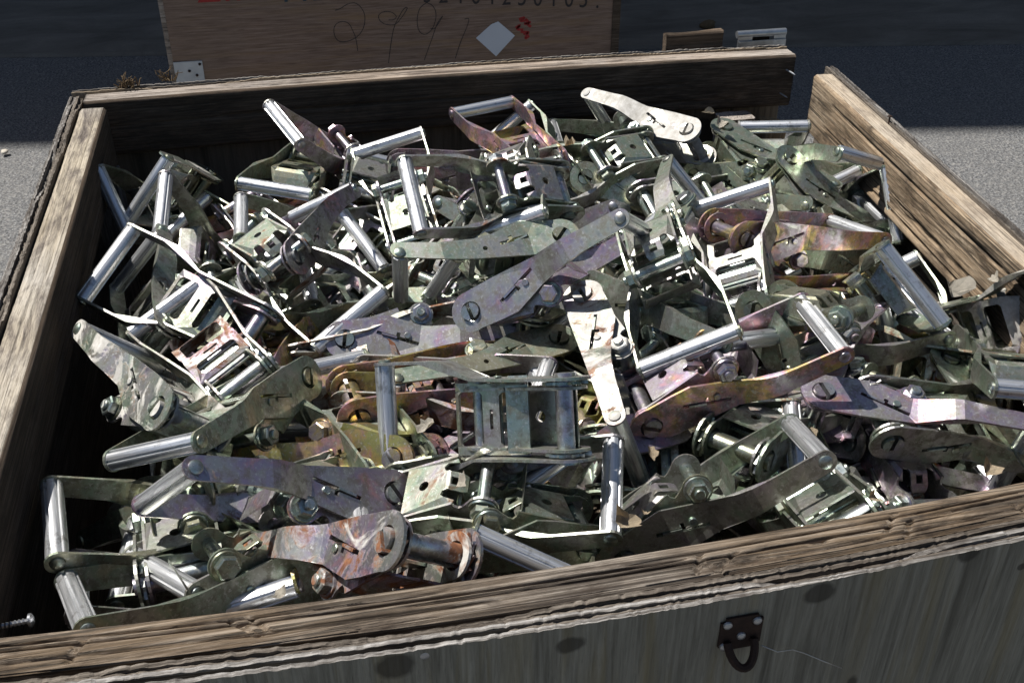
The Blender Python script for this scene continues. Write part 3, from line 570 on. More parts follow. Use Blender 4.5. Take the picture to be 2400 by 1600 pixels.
rng = random.Random(11)
def ratchet(pose, look, label=None, group='ratchet buckles heaped in the crate', simple=False, make_b=False):
    x, y, z, qw, qx, qy, qz, h = pose; tint, rust, crust = look
    t = empty('ratchet_buckle', (x, y, z+H)); t.rotation_mode = 'QUATERNION'; t.rotation_quaternion = (qw, qx, qy, qz); t.empty_display_size = .02
    tag(t, label, 'ratchet buckle', group)
    def add(me, par=t, hr=0.0, jit=.06):
        o = bpy.data.objects.new(me.name.split('.')[0], me); o.parent = par; o.rotation_euler.x = hr; C.objects.link(o)
        o.color = (min(1, max(0, tint+rng.uniform(-jit, jit))), rust+rng.uniform(-.07, .05), crust+rng.uniform(-.07, .03), 1); return o
    arms = ARM_B if make_b else ARM
    for s in (-1, 1): add(arms[s])
    gp = add(GRIP); gp.location = (0, .2, 0); gp.rotation_euler.x = rng.uniform(0, 1)
    for s in (-1, 1):
        rv = add(RIVET[s], t if simple else gp)
        if simple: rv.location = gp.location
    add(REL, jit=.15); add(PAWL, jit=.2); add(PIN, jit=.2).location = (0, .072, .003)
    for s in (-1, 1): add(SIDE[s], hr=h, jit=.14)
    add(WEB, hr=h, jit=.14); add(LOCK, hr=h, jit=.2)
    b = add(BOLT, jit=.2); c, s_ = math.cos(h), math.sin(h); b.location = (0, .093*c, .093*s_); b.rotation_euler.x = h + rng.uniform(0, 1)
    for me in (HEAD, NUT, WASHER[1], WASHER[-1]):
        q = add(me, t if simple else b, jit=.2)
        if simple: q.location = b.location; q.rotation_euler.x = b.rotation_euler.x
    sp = rng.uniform(0, 3.1)
    for s in (-1, 1): add(HALF[s], hr=sp, jit=.2)
    for s in (-1, 1): add(WHEEL[s], hr=sp, jit=.2)
    return t
POSES = [
 ('A01', 0.0659, -0.0414, -0.1759, 0.2632, 0.5249, 0.1496, 0.7955, 0.2618),
 ('A02', 0.1106, -0.0265, -0.1454, -0.0157, 0.4263, -0.2554, -0.8676, 0.2618),
 ('A03', 0.1499, -0.2113, -0.2244, -0.2711, -0.6149, 0.4973, 0.5487, 0.2618),
 ('A04', 0.2922, -0.024, -0.1092, 0.0871, 0.9808, -0.1584, -0.0735, 0.2618),
 ('A05', 0.382, -0.0378, -0.1407, -0.4831, -0.2925, -0.2337, -0.7915, 0.2618),
 ('A07', 0.3637, -0.2744, -0.167, -0.1292, -0.6892, 0.6862, 0.1937, 0.2618),
 ('A08', 0.2019, -0.3931, -0.0545, -0.256, -0.1604, -0.1263, 0.9449, 0.3335),
 ('A09', 0.4142, -0.335, -0.11, -0.9767, -0.1734, 0.1264, -0.0085, 0.2618),
 ('A10', 0.5964, -0.4133, -0.0195, 0.6357, 0.2587, -0.1288, 0.7158, 0.2709),
 ('A11', 0.6197, -0.2124, -0.0695, 0.0024, -0.1298, 0.9898, 0.0584, 0.2618),
 ('A12', 0.6463, -0.2138, -0.0961, -0.299, 0.0779, -0.9489, -0.0643, 0.2618),
 ('A13', 0.4858, -0.211, -0.177, 0.0589, 0.8411, -0.4466, -0.2994, 0.2618),
 ('A14', 0.2247, -0.4661, -0.0583, 0.2387, 0.1676, 0.9543, -0.065, 0.2618),
 ('A15', 0.3598, -0.2259, -0.0818, 0.9845, -0.0655, 0.151, -0.06, 0.2618),
 ('A16', 0.56, -0.2758, -0.0277, -0.1227, 0.1924, -0.02, -0.9734, 0.2618),
 ('A17', 0.5749, -0.4899, -0.0615, 0.6118, -0.3744, 0.3332, 0.612, 0.112),
 ('A18', 0.5338, -0.3231, -0.063, 0.2833, -0.4833, 0.0862, 0.8238, 0.2618),
 ('A19', 0.7892, -0.2104, -0.0648, -0.6182, -0.1169, 0.1531, -0.762, 0.1587),
 ('A20', 0.863, -0.1993, -0.0618, -0.4322, -0.2168, 0.8648, -0.1355, 0.2365),
 ('A21', 0.8757, -0.0927, -0.1016, -0.7543, -0.02, -0.0391, -0.655, 0.2618),
 ('A22', 1.0632, -0.0238, -0.1818, -0.3318, -0.9281, 0.1673, 0.0237, 0.2618),
 ('A23', 0.9503, -0.307, -0.0698, 0.0151, 0.6172, 0.4426, -0.6504, 0.2572),
 ('A24', 1.073, -0.2617, -0.1998, 0.2186, 0.6605, 0.2298, 0.6805, 0.0547),
 ('A25', 1.0003, -0.2119, -0.1155, 0.2477, 0.952, 0.0729, -0.1641, 0.2618),
 ('A26', 0.9924, -0.1498, -0.1375, -0.0836, -0.1431, 0.1312, 0.9774, 0.2618),
 ('A27', 0.7497, -0.657, -0.0642, 0.2356, 0.17, 0.9541, 0.0731, 0.2618),
 ('A29', 0.6586, -0.5876, 0.0065, -0.0738, 0.2328, 0.0799, -0.9664, 0.2443),
 ('A30', 0.4574, -0.6029, -0.0713, 0.4208, 0.7604, 0.4884, -0.0795, 0.2867),
 ('A31', 0.7174, -0.5341, -0.0675, 0.8896, 0.1025, 0.4055, -0.1834, 0.2618),
 ('A32', 0.5725, -0.6513, -0.0622, -0.0184, 0.5677, -0.0939, 0.8176, 0.2504),
 ('A33', 0.7798, -0.5386, -0.0338, -0.0187, -0.6337, -0.7627, 0.128, 0.3091),
 ('A35', 0.9607, -0.5905, -0.1138, 0.1823, 0.8403, -0.2686, -0.4342, 0.2618),
 ('A36', 1.0072, -0.6797, -0.1272, -0.1393, -0.6266, -0.3075, -0.7024, 0.2618),
 ('A37', 0.5887, -0.7911, -0.0884, 0.6793, 0.1353, -0.1403, -0.7075, 0.2618),
 ('A38', 0.4732, -0.9162, 0.0058, 0.5246, -0.4408, 0.7217, 0.098, 0.0322),
 ('A39', 0.3259, -0.8788, -0.1019, -0.5743, -0.1559, 0.0356, 0.8028, 0.2618),
 ('A40', 0.2247, -0.6784, -0.0841, -0.1847, -0.9325, 0.2631, -0.1647, 0.3628),
 ('A41', 0.3021, -0.8624, -0.1079, -0.4266, -0.7625, 0.4391, -0.2094, 0.1993),
 ('A42', 0.2095, -0.8447, -0.14, 0.6289, 0.1192, 0.1507, 0.7533, 0.2618),
 ('A43', 0.2817, -0.8257, -0.1071, 0.4551, -0.0853, 0.1041, 0.8802, 0.2618),
 ('A44', 0.2465, -0.9323, -0.1082, 0.5806, -0.068, 0.1938, 0.7879, 0.2618),
 ('A45', 0.1312, -0.9287, -0.0987, -0.9816, 0.1783, 0.0223, -0.0642, 0.2618),
 ('A46', 0.1734, -0.83, -0.0896, 0.0475, 0.3347, -0.8656, 0.3695, 0.2618),
 ('A47', 0.1928, -0.5585, -0.0933, -0.1929, 0.4038, -0.8622, -0.2375, 0.2618),
 ('A48', 0.0808, -0.5284, -0.1101, 0.3958, -0.0549, 0.9151, 0.0539, 0.2618),
 ('A49', 0.1873, -0.689, -0.071, 0.1852, -0.2157, 0.9581, 0.0349, 0.2618),
 ('A50', 0.1391, -0.775, -0.0482, -0.3588, -0.1712, 0.9083, -0.1301, 0.4042),
 ('A51', 0.3301, -1.045, -0.0002, 0.2361, 0.1859, -0.8777, 0.3732, 0.301),
 ('A52', 0.5265, -0.9277, -0.144, -0.6461, -0.0404, 0.2957, 0.7025, 0.2618),
 ('A53', 0.6989, -1.0199, -0.0721, -0.9209, 0.3083, 0.232, 0.0548, 0.2618),
 ('A54', 0.7611, -0.8366, -0.0921, 0.4431, -0.54, -0.2963, -0.6514, 0.2618),
 ('A55', 1.024, -0.7412, -0.1056, 0.1691, 0.9703, -0.1702, -0.0324, 0.2618),
 ('A56', 0.8133, -0.8696, -0.0786, -0.1347, 0.7308, 0.6692, 0.0046, 0.095),
 ('A57', 0.8136, -0.6369, -0.0881, -0.0932, 0.6711, 0.7344, -0.0388, 0.2618),
 ('A58', 0.7599, -0.707, -0.0374, -0.2495, 0.2159, -0.3122, 0.8909, 1.0099),
 ('A59', 0.7615, -0.7098, -0.1056, -0.7298, -0.0145, 0.0561, 0.6812, 0.2618),
 ('A60', 0.3004, -0.5599, -0.1221, 0.6164, -0.3016, -0.2429, -0.6854, 0.3362),
 ('A61', 0.3068, -0.6747, -0.1066, 0.0554, 0.8405, 0.5375, 0.0391, 0.2618),
 ('A62', 0.3463, -0.8067, -0.1026, -0.8566, 0.238, -0.195, -0.4143, 0.2469),
 ('A65', 0.4199, -0.1212, -0.0991, 0.0031, 0.7643, 0.6448, -0.0098, 0.2618),
 ('A66', 0.8922, -0.1893, -0.1231, 0.2871, -0.1578, -0.0869, -0.9408, 0.2966),
 ('A67', 0.9144, -0.176, -0.0784, 0.1016, 0.6801, 0.2771, -0.671, 0.2618),
 ('A68', 0.8798, -0.3605, -0.125, -0.0311, -0.7284, -0.6844, -0.0111, 0.2618),
 ('A69', 0.6152, -0.5958, -0.0613, 0.0953, 0.9542, 0.2497, -0.1343, 0.2618),
]
LABELS = {
'A01': ('ratchet buckle with dark shiny grip leaning against the back of the left plank', (.3, .05, .1)),
'A02': ('ratchet buckle with thick bright grip near the back left corner, gold tint inside its arms', (.35, .15, .3)),
'A03': ('ratchet buckle with scratched pale flat arm slanting from a dark grip at back left', (.35, .1, .3)),
'A04': ('ratchet buckle with a level bright grip below the rusty arm at back left', (.12, .1, .15)),
'A05': ('ratchet buckle poking highest at back left, short lit grip seen almost end on', (.6, .1, .3)),
'A07': ('ratchet buckle with an upright dark blue grip behind the holed rusty web plate at left', (.3, .1, .1)),
'A08': ('ratchet buckle at left with rust streaked holed web plate and bright slanting grip', (.40, .24, .25)),
'A09': ('ratchet buckle with long left arm sweeping down from a level grip near the back', (.36, .18, .15)),
'A10': ('ratchet buckle near the back centre with rust spotted holed web plate and standing pale grip', (.38, .22, .22)),
'A11': ('ratchet buckle with short grip raised against the back plank, dirty pinkish arms', (.72, .1, .28)),
'A12': ('ratchet buckle whose long diagonal grip crosses another raised one by the back plank', (.24, .05, .12)),
'A13': ('ratchet buckle with grooved grip slanting down right, left of the standing pale grip', (.36, .1, .2)),
'A14': ('ratchet buckle with purple grey arm and round rivet behind the rust streaked web plate', (.56, .05, .1)),
'A15': ('ratchet buckle with grey grip half hidden under the level grip near the back left', (.4, .1, .2)),
'A16': ('ratchet buckle with black streaked grip rising to the right just above the green stamped arm', (.3, .05, .1)),
'A17': ('ratchet buckle with green flat stamped arm lying level above the big purple arm', (.2, .05, .14)),
'A18': ('ratchet buckle with dark slanting grip standing under the green stamped arm', (.3, .1, .1)),
'A19': ('ratchet buckle near the back with clean grey green holed web plate and blue tinted bolt', (.28, .06, .16)),
'A20': ('ratchet buckle with glaring white crusted arm lying along the back at right of centre', (.4, .17, .50)),
'A21': ('ratchet buckle with small pale grip standing below the white crusted arm at back', (.36, .1, .2)),
'A22': ('ratchet buckle with bright level grip alone in front of the back right plywood', (.3, .05, .1)),
'A23': ('ratchet buckle at back right with teal spindle end and white scuffed arm', (.2, .05, .22)),
'A24': ('ratchet buckle with dark upright grip closest to the splintered right plank', (.3, .05, .15)),
'A25': ('ratchet buckle with grey grip tilting down right, touching the splintered right plank', (.26, .03, .1)),
'A26': ('ratchet buckle with lavender lit grip lying across the teal arm at back right', (.12, .05, .1)),
'A27': ('ratchet buckle right of centre with bright windowed release plate and twisted upright arm', (.36, .08, .2)),
'A29': ('ratchet buckle right of centre with clean holed web plate and steel blue bolt', (.26, .05, .12)),
'A30': ('ratchet buckle in the centre with long purple grey arm and rusted pin', (.56, .12, .16)),
'A31': ('ratchet buckle behind the centre right with twisted arm and dark grip forming a narrow arch', (.38, .08, .2)),
'A32': ('ratchet buckle with white and rust crusted arm pointing down in the middle of the heap', (.4, .24, .48)),
'A33': ('ratchet buckle at right with glowing pink and gold plated arm', (.80, .0, .0)),
'A35': ('ratchet buckle at right with grooved grip and greenish spindle standing nearly end on', (.22, .1, .2)),
'A36': ('ratchet buckle at the right edge with torn white paper stuck along its long arm', (.32, .1, .42)),
'A37': ('ratchet buckle with broad purple brown arm curving under a bright slanting grip at right front', (.70, .1, .1)),
'A38': ('ratchet buckle at centre front with upright pale grip, dark rods and orange brown lower arm', (.38, .1, .16)),
'A39': ('ratchet buckle with tall bright grip standing against the front plank', (.3, .16, .2)),
'A40': ('ratchet buckle at left front with fat white lit grip and long olive arms', (.10, .06, .16)),
'A41': ('ratchet buckle at left front with violet and green arm and bright orange rusted bolt', (.52, .13, .16)),
'A42': ('ratchet buckle in the front left corner with upright grip half in shadow', (.1, .06, .1)),
'A43': ('ratchet buckle at front left with blue grooved grip slanting beside a dark arm', (.3, .1, .1)),
'A44': ('ratchet buckle lowest at front left with glaring grip running behind the front plank', (.2, .06, .1)),
'A45': ('ratchet buckle with speckled pale arm tip standing inside the front left corner buckle', (.36, .1, .3)),
'A46': ('ratchet buckle deep in the front left gap, dark green arm tip with a round rivet', (.2, 0, .05)),
'A47': ('ratchet buckle at far left with large bright grip and brown arms jogging down right', (.42, .14, .14)),
'A48': ('ratchet buckle with grooved grip lying inside the arms of the large far left buckle', (.3, .2, .15)),
'A49': ('ratchet buckle at left with grip crossing and one long rust streaked arm seen edge on', (.4, .26, .25)),
'A50': ('ratchet buckle by the left plank with glaring white gold arm and rusty round bolt', (.3, .22, .42)),
'A51': ('badly rusted ratchet buckle with purple barrel lying against the front plank', (.5, .34, .28)),
'A52': ('ratchet buckle at right front with two parallel dusty arms above the front plank', (.3, .08, .15)),
'A53': ('ratchet buckle low at right front, short grooved grip under the dusty parallel arms', (.25, .05, .1)),
'A54': ('ratchet buckle at right front with purple windowed release plate and rusted lip', (.62, .14, .16)),
'A55': ('ratchet buckle at the right edge with bright level grip cut off by the frame', (.3, .08, .22)),
'A56': ('ratchet buckle behind the purple windowed plate with toothed wheel and slotted frame', (.36, .12, .18)),
'A57': ('ratchet buckle in the right shade with dark green spindle end and wine coloured arm', (.78, .05, .05)),
'A58': ('ratchet buckle at right with olive web plate and nut beneath the greenish spindle buckle', (.15, .05, .1)),
'A59': ('ratchet buckle with dark brown slotted arm behind the right front heap', (.5, .2, .05)),
'A60': ('ratchet buckle in the centre with pale lilac and green flat arm lying level', (.46, .06, .22)),
'A61': ('ratchet buckle with brown stained arm behind the upright centre front grip', (.5, .3, .1)),
'A62': ('ratchet buckle left of the upright centre front grip, gold frame with red bolt head', (.90, .05, .05)),
'A65': ('ratchet buckle with purple spindle plate behind the standing pale grip near the back', (.58, .15, .12)),
'A66': ('ratchet buckle at back right with yellow green frame and dark nut', (.04, .05, .1)),
'A67': ('ratchet buckle at back right with teal plate over a dark green rod', (.2, .08, .25)),
'A68': ('ratchet buckle with dark grip in the shade below the lavender lit grip', (.3, .05, .1)),
'A69': ('ratchet buckle with grooved grip sticking out under the wide front grip right of centre', (.3, .08, .1)),
}
SHORT = dict(A01='dark leaning grip', A02='thick back grip', A03='scratched pale arm', A04='level back grip', A05='highest left grip', A07='upright blue grip', A08='rust streaked web', A09='long sweeping arm', A10='rust spotted web', A11='short raised grip', A12='diagonal back grip', A13='grooved slanting grip', A14='purple riveted arm', A15='half hidden grip', A16='black streaked grip', A17='green stamped arm', A18='dark slanting grip', A19='blue bolted web', A20='white crusted arm', A21='small standing grip', A22='lone level grip', A23='teal spindle', A24='dark upright grip', A25='tilted grey grip', A26='lavender grip', A27='twisted arm', A29='clean holed web', A30='long purple arm', A31='narrow arch', A32='crusted middle arm', A33='pink gold arm', A35='end on spindle', A36='papered arm', A37='broad brown arm', A38='centre upright grip', A39='tall front grip', A40='fat white grip', A41='violet arm', A42='corner upright grip', A43='blue grooved grip', A44='lowest glaring grip', A45='speckled arm tip', A46='deep green tip', A47='large left grip', A48='inner grooved grip', A49='rusty edge arm', A50='white gold arm', A51='rusted barrel', A52='parallel dusty arms', A53='short low grip', A54='purple windowed plate', A55='cut off grip', A56='toothed wheel', A57='wine coloured arm', A58='olive web', A59='slotted brown arm', A60='pale lilac arm', A61='brown stained arm', A62='gold frame', A65='purple spindle plate', A66='yellow green frame', A67='dark green rod', A68='shaded dark grip', A69='jutting grooved grip')

EXTRA = [
 (0.234, -0.8961, -0.159, 0.6438, -0.0235, 0.1832, 0.7426, 0.2094, 0.4, 0.1, 0),
 (0.2725, -0.8789, -0.1439, 0.0154, 0.6752, -0.7375, -0.0098, 0.1396, 0.26, 0.3, 0.2),
 (0.1209, -0.6299, -0.1609, 0.1012, 0.5381, -0.052, -0.8351, 0.0698, 0.14, 0.1, 0),
 (0.1506, -0.4731, -0.1265, 0.0671, -0.6372, -0.0124, -0.7677, 0.0698, 0.04, 0, 0.1),
 (0.1887, -0.6233, -0.1397, 0.0727, 0.1742, -0.9811, -0.0421, 1.9199, 0.58, 0.3, 0.3),
 (0.0675, -0.3892, -0.162, 0.7102, 0.1931, 0.0425, -0.6756, 0.384, 0.26, 0.2, 0.2),
 (0.2389, -0.2574, -0.1934, 0.899, 0.1889, -0.1145, 0.3781, 0.6109, 0.2, 0, 0.1),
 (0.2601, -0.1557, -0.1439, -0.0348, 0.6672, -0.7358, 0.1111, 0.1396, 0.88, 0.2, 0.3),
 (0.1681, -0.8529, -0.1769, 0.1735, -0.0326, -0.2454, -0.9532, 1.9199, 0.58, 0.1, 0.2),
 (0.1923, -0.8125, -0.1864, 0.0126, -0.1039, 0.2567, 0.9608, 1.9199, 0.88, 0.3, 0.3),
 (0.3283, -0.8257, -0.1009, 0.0483, 0.1545, -0.9868, -0.0019, 0.384, 0.14, 0.2, 0.2),
 (0.2289, -0.497, -0.1465, 0.1528, 0.9625, -0.1565, 0.1606, 0.2094, 0.88, 0.15, 0.2),
 (0.3828, -0.4033, -0.1584, -0.0795, -0.7769, 0.6183, 0.0886, 0.6109, 0.2, 0.15, 0.3),
 (0.2119, -0.2805, -0.1623, -0.0976, -0.9722, 0.1155, 0.1785, 0.6109, 0.2, 0.1, 0.2),
 (0.1767, -0.1219, -0.131, 0.1537, -0.9529, -0.2312, -0.1222, 0.384, 0.58, 0.1, 0.3),
 (0.4827, -0.9342, -0.1078, 0.7167, -0.0226, 0.1313, 0.6845, 0.2094, 0.14, 0.15, 0.1),
 (0.3813, -0.6998, -0.1347, -0.0926, -0.9667, -0.1922, -0.1413, 0.2094, 0.58, 0.1, 0.3),
 (0.2967, -0.7127, -0.0919, 0.0154, 0.6695, 0.7422, -0.0249, 0.0698, 0.88, 0.2, 0.1),
 (0.2417, -0.6125, -0.1271, 0.0573, -0.6884, -0.7068, -0.1524, 0.2094, 0.4, 0.3, 0.3),
 (0.482, -0.3782, -0.1024, 0.3587, 0.0086, -0.163, 0.9191, 0.2094, 0.32, 0.3, 0.2),
 (0.2879, -0.2247, -0.1136, 0.2058, -0.8916, -0.3328, -0.228, 0.2793, 0.5, 0.1, 0),
 (0.2892, -0.2134, -0.1396, 0.0474, -0.7465, -0.6621, -0.0454, 0.2094, 0.2, 0.3, 0.2),
 (0.456, -0.2369, -0.1131, 0.9676, -0.0632, -0.0606, 0.2367, 0.0698, 0.14, 0.3, 0),
 (0.4732, -0.8211, -0.1644, -0.189, -0.9418, 0.1758, 0.2153, 0.2793, 0.08, 0, 0),
 (0.6077, -0.8022, -0.1361, 0.4462, -0.4525, 0.3711, 0.677, 0.0698, 0.58, 0.1, 0.1),
 (0.531, -0.6516, -0.1153, 0.4614, -0.5062, 0.3664, 0.6298, 0.2793, 0.08, 0.2, 0.2),
 (0.5086, -0.5768, -0.0859, -0.2148, 0.9026, -0.3613, 0.0932, 0.384, 0.26, 0, 0.1),
 (0.5248, -0.5968, -0.086, 0.9753, -0.1811, 0.0041, 0.1261, 0.2793, 0.14, 0, 0.3),
 (0.6052, -0.431, -0.1332, 0.2595, 0.3358, -0.9053, -0.0158, 0.6109, 0.32, 0, 0.2),
 (0.3888, -0.3291, -0.138, 0.1464, -0.4699, -0.869, -0.0511, 0.6109, 0.04, 0.15, 0),
 (0.4596, -0.0352, -0.1765, 0.4275, -0.443, -0.2575, -0.7448, 0.1396, 0.2, 0.15, 0.2),
 (0.5416, -0.805, -0.1461, 0.0972, -0.7624, -0.57, -0.2904, 0.6109, 0.2, 0.2, 0.2),
 (0.663, -0.7726, -0.1306, 0.9435, 0.1453, -0.0898, 0.2841, 0.384, 0.32, 0.15, 0.3),
 (0.5074, -0.6287, -0.1012, 0.6201, 0.1463, 0.7065, -0.3082, 0.0698, 0.08, 0.1, 0.3),
 (0.5396, -0.4038, -0.0917, 0.1703, -0.9022, -0.3679, -0.1474, 0.6109, 0.26, 0.1, 0),
 (0.53, -0.2741, -0.1776, 0.5364, -0.0789, -0.3138, -0.7795, 0.2793, 0.5, 0, 0),
 (0.5145, -0.3057, -0.096, 0.2277, -0.4122, -0.882, -0.0166, 0.384, 0.58, 0.2, 0),
 (0.4789, -0.1009, -0.1265, 0.7084, 0.0109, 0.1556, -0.6884, 0.2094, 0.2, 0.3, 0.3),
 (0.662, -0.867, -0.0963, 0.8968, -0.0824, 0.0141, -0.4344, 0.0698, 0.26, 0.15, 0.2),
 (0.7032, -0.8368, -0.1552, 0.978, 0.103, 0.1599, 0.0862, 0.6109, 0.32, 0.3, 0.3),
 (0.7275, -0.7244, -0.0839, 0.0634, 0.2196, -0.9725, 0.0441, 1.9199, 0.26, 0.3, 0.1),
 (0.6578, -0.554, -0.0964, 0.3986, 0.1172, 0.9008, -0.126, 0.1396, 0.08, 0.2, 0.1),
 (0.7755, -0.3257, -0.1595, 0.7157, 0.0648, 0.0969, 0.6887, 0.0698, 0.5, 0.2, 0),
 (0.6889, -0.2091, -0.0992, 0.5454, -0.2887, -0.0412, -0.7858, 0.0698, 0.04, 0.1, 0.2),
 (0.6362, -0.1096, -0.1452, 0.089, 0.6073, 0.7664, -0.1895, 0.1396, 0.14, 0.1, 0.2),
 (0.8115, -0.8442, -0.1555, 0.833, 0.0312, -0.1549, -0.5303, 0.6109, 0.08, 0, 0),
 (0.7648, -0.8155, -0.126, 0.7467, 0.2597, 0.4824, -0.3773, 0.2094, 0.58, 0.2, 0.1),
 (0.8402, -0.7062, -0.105, 0.0101, -0.1896, 0.9816, 0.0213, 0.1396, 0.32, 0.3, 0),
 (0.8502, -0.4084, -0.1133, 0.0669, 0.2726, 0.0172, 0.9596, 0.2094, 0.58, 0, 0.1),
 (0.7542, -0.3187, -0.1013, 0.7362, 0.0811, 0.154, -0.654, 0.2094, 0.4, 0, 0.3),
 (0.927, -0.1575, -0.157, 0.0086, -0.7041, 0.7099, 0.0165, 0.2094, 0.58, 0.1, 0.2),
 (0.9485, -0.0976, -0.1337, 0.649, -0.1686, 0.0035, 0.7419, 0.2094, 0.08, 0.2, 0.1),
 (0.9496, -0.7664, -0.1276, -0.0236, 0.7592, -0.0866, 0.6447, 0.2094, 0.14, 0.15, 0.3),
 (0.9998, -0.8149, -0.1124, 0.4291, -0.4115, 0.7941, 0.1264, 0.384, 0.04, 0.3, 0),
 (0.9995, -0.7472, -0.1681, 0.9586, 0.1504, -0.2419, -0.0059, 0.1396, 0.14, 0.2, 0.3),
 (1.0159, -0.4529, -0.1371, 0.1589, 0.7924, -0.5842, -0.0739, 0.2094, 0.14, 0.2, 0.2),
 (0.836, -0.3909, -0.109, 0.7116, -0.4316, -0.4022, -0.3816, 0.2793, 0.4, 0.2, 0.1),
 (0.8922, -0.3604, -0.1136, 0.9909, -0.0281, -0.0325, -0.1277, 0.0698, 0.04, 0.1, 0.3),
 (0.8771, -0.0551, -0.1834, 0.0546, 0.9387, 0.2795, -0.1943, 0.6109, 0.32, 0.1, 0.1),
]
for nm, *p in POSES:
    lab, look = LABELS[nm]
    ratchet(p, look, lab, make_b=nm in ('A17', 'A14', 'A25', 'A26', 'A49', 'A66', 'A57', 'A02', 'A13'))
def hue_word(t): return 'olive' if t < .1 else 'green grey' if t < .24 else 'grey' if t < .45 else 'lilac grey' if t < .7 else 'gold'
def mid_of(p): return Vector(p[:3]) + Quaternion(p[3:7]) @ Vector((0, .1, 0))
seen_lab = {}
for p in EXTRA:
    c = mid_of(p); nb = sorted(POSES, key=lambda q: (mid_of(q[1:]) - c).length)
    for a_, b_ in ((0, 1), (0, 2), (1, 2), (0, 3), (1, 3), (0, 4), (1, 4), (2, 3)):
        lab = '%s buckle wedged between the %s and the %s' % (hue_word(p[8]), SHORT[nb[a_][0]], SHORT[nb[b_][0]])
        if lab not in seen_lab: break
    seen_lab[lab] = 1
    ratchet(p[:8], p[8:11], lab, 'buckles wedged among the visible ones', True, int(p[0]*1e4) % 3 == 0)
# the rest of the heap, buried under the ones above
def zp(x, y):
    l = min(max(1-2*x/1.11, 0), 1.2); r_ = min(max(2*x/1.11-1, 0), 1.2); b = min(max(1+y/.40, 0), 1)
    return -.032-.03*l**3-.055*r_**3*(.6+.6*b)-.075*b**1.6
n_fill = 0; tries = 0
cells = [(i, j, k) for k in range(2) for i in range(6) for j in range(6)]
for (i, j, k) in cells:
    for _ in range(30):
        x = .07+.96*(i+rng.random())/6; y = -1.02+.98*(j+rng.random())/6
        yaw = rng.uniform(0, 2*math.pi); q = Quaternion((0, 0, 1), yaw) @ Quaternion((1, 0, 0), rng.gauss(0, .28)) @ Quaternion((0, 1, 0), rng.gauss(0, .3) + (math.pi if rng.random() < .45 else 0) + (rng.choice((-1, 1))*1.4 if rng.random() < .3 else 0))
        h = R(rng.choice((6, 10, 14, 20, 30, 95, 150)))
        zc = zp(x, y) - .13 - .07*k - rng.uniform(0, .02)
        ce = Vector((x, y, zc)); org = ce - q @ Vector((0, .1, 0))
        P = [org + q @ Vector(v) for v in ((.058, .21, 0), (-.058, .21, 0), (.04, -.023, 0), (-.04, -.023, 0), (.042, .11*math.cos(h), .11*math.sin(h)), (-.042, .11*math.cos(h), .11*math.sin(h)))]
        if all(.012 < p.x < 1.085+.06*p.y and -1.055 < p.y < .002 and p.z < zp(p.x, p.y)-.075 and p.z > -.62 for p in P): break
    else: continue
    ratchet((*org, q.w, q.x, q.y, q.z, h), (rng.choice((.05, .2, .3, .34, .38, .42, .46, .5, .9)), rng.choice((0, .05, .1, .2, .3)), rng.choice((0, .1, .15, .3))), 'ratchet buckle buried in the shadowed gaps beneath the top of the heap', 'buckles buried beneath the top of the heap', True, n_fill % 3 == 0)
    n_fill += 1
print('fill', n_fill)

# ------------------------------------------------------------------ litter: dry leaf scraps and paint flakes in the heap, grass on the rim
def flake(u, v, z, size, mat, label, cat, seed, name, stretch=1.0, curl=.5):
    r_ = random.Random(seed); n = 14; bm = bmesh.new(); rad = [size*(.55+.45*r_.random()) for _ in range(n)]
    ax = r_.uniform(0, math.pi); rings = []
    for ri, f in enumerate((.0, .5, 1.0)):
        if ri == 0: rings.append([bm.verts.new((0, 0, 0))]); continue
        L = []
        for i in range(n):
            a = 2*math.pi*i/n; px, py = rad[i]*f*math.cos(a)*stretch, rad[i]*f*math.sin(a); d = px*math.cos(ax)+py*math.sin(ax)
            L.append(bm.verts.new((px, py, curl*d*d/size*1.6 + r_.uniform(-.08, .08)*size*f)))
        rings.append(L)
    for i in range(n):
        bm.faces.new((rings[0][0], rings[1][i], rings[1][(i+1) % n])); bm.faces.new((rings[1][i], rings[2][i], rings[2][(i+1) % n], rings[1][(i+1) % n]))
    bmesh.ops.solidify(bm, geom=list(bm.faces), thickness=.0007)
    o = link(bpy.data.objects.new(name, bm_mesh(name, bm, mat))); o.location = on_z(u, v, H+z); o.rotation_euler = (r_.uniform(-.5, .5)-.2, r_.uniform(-.5, .5), r_.uniform(0, 6)); tag(o, label, cat, 'dry scraps caught in the heap'); return o
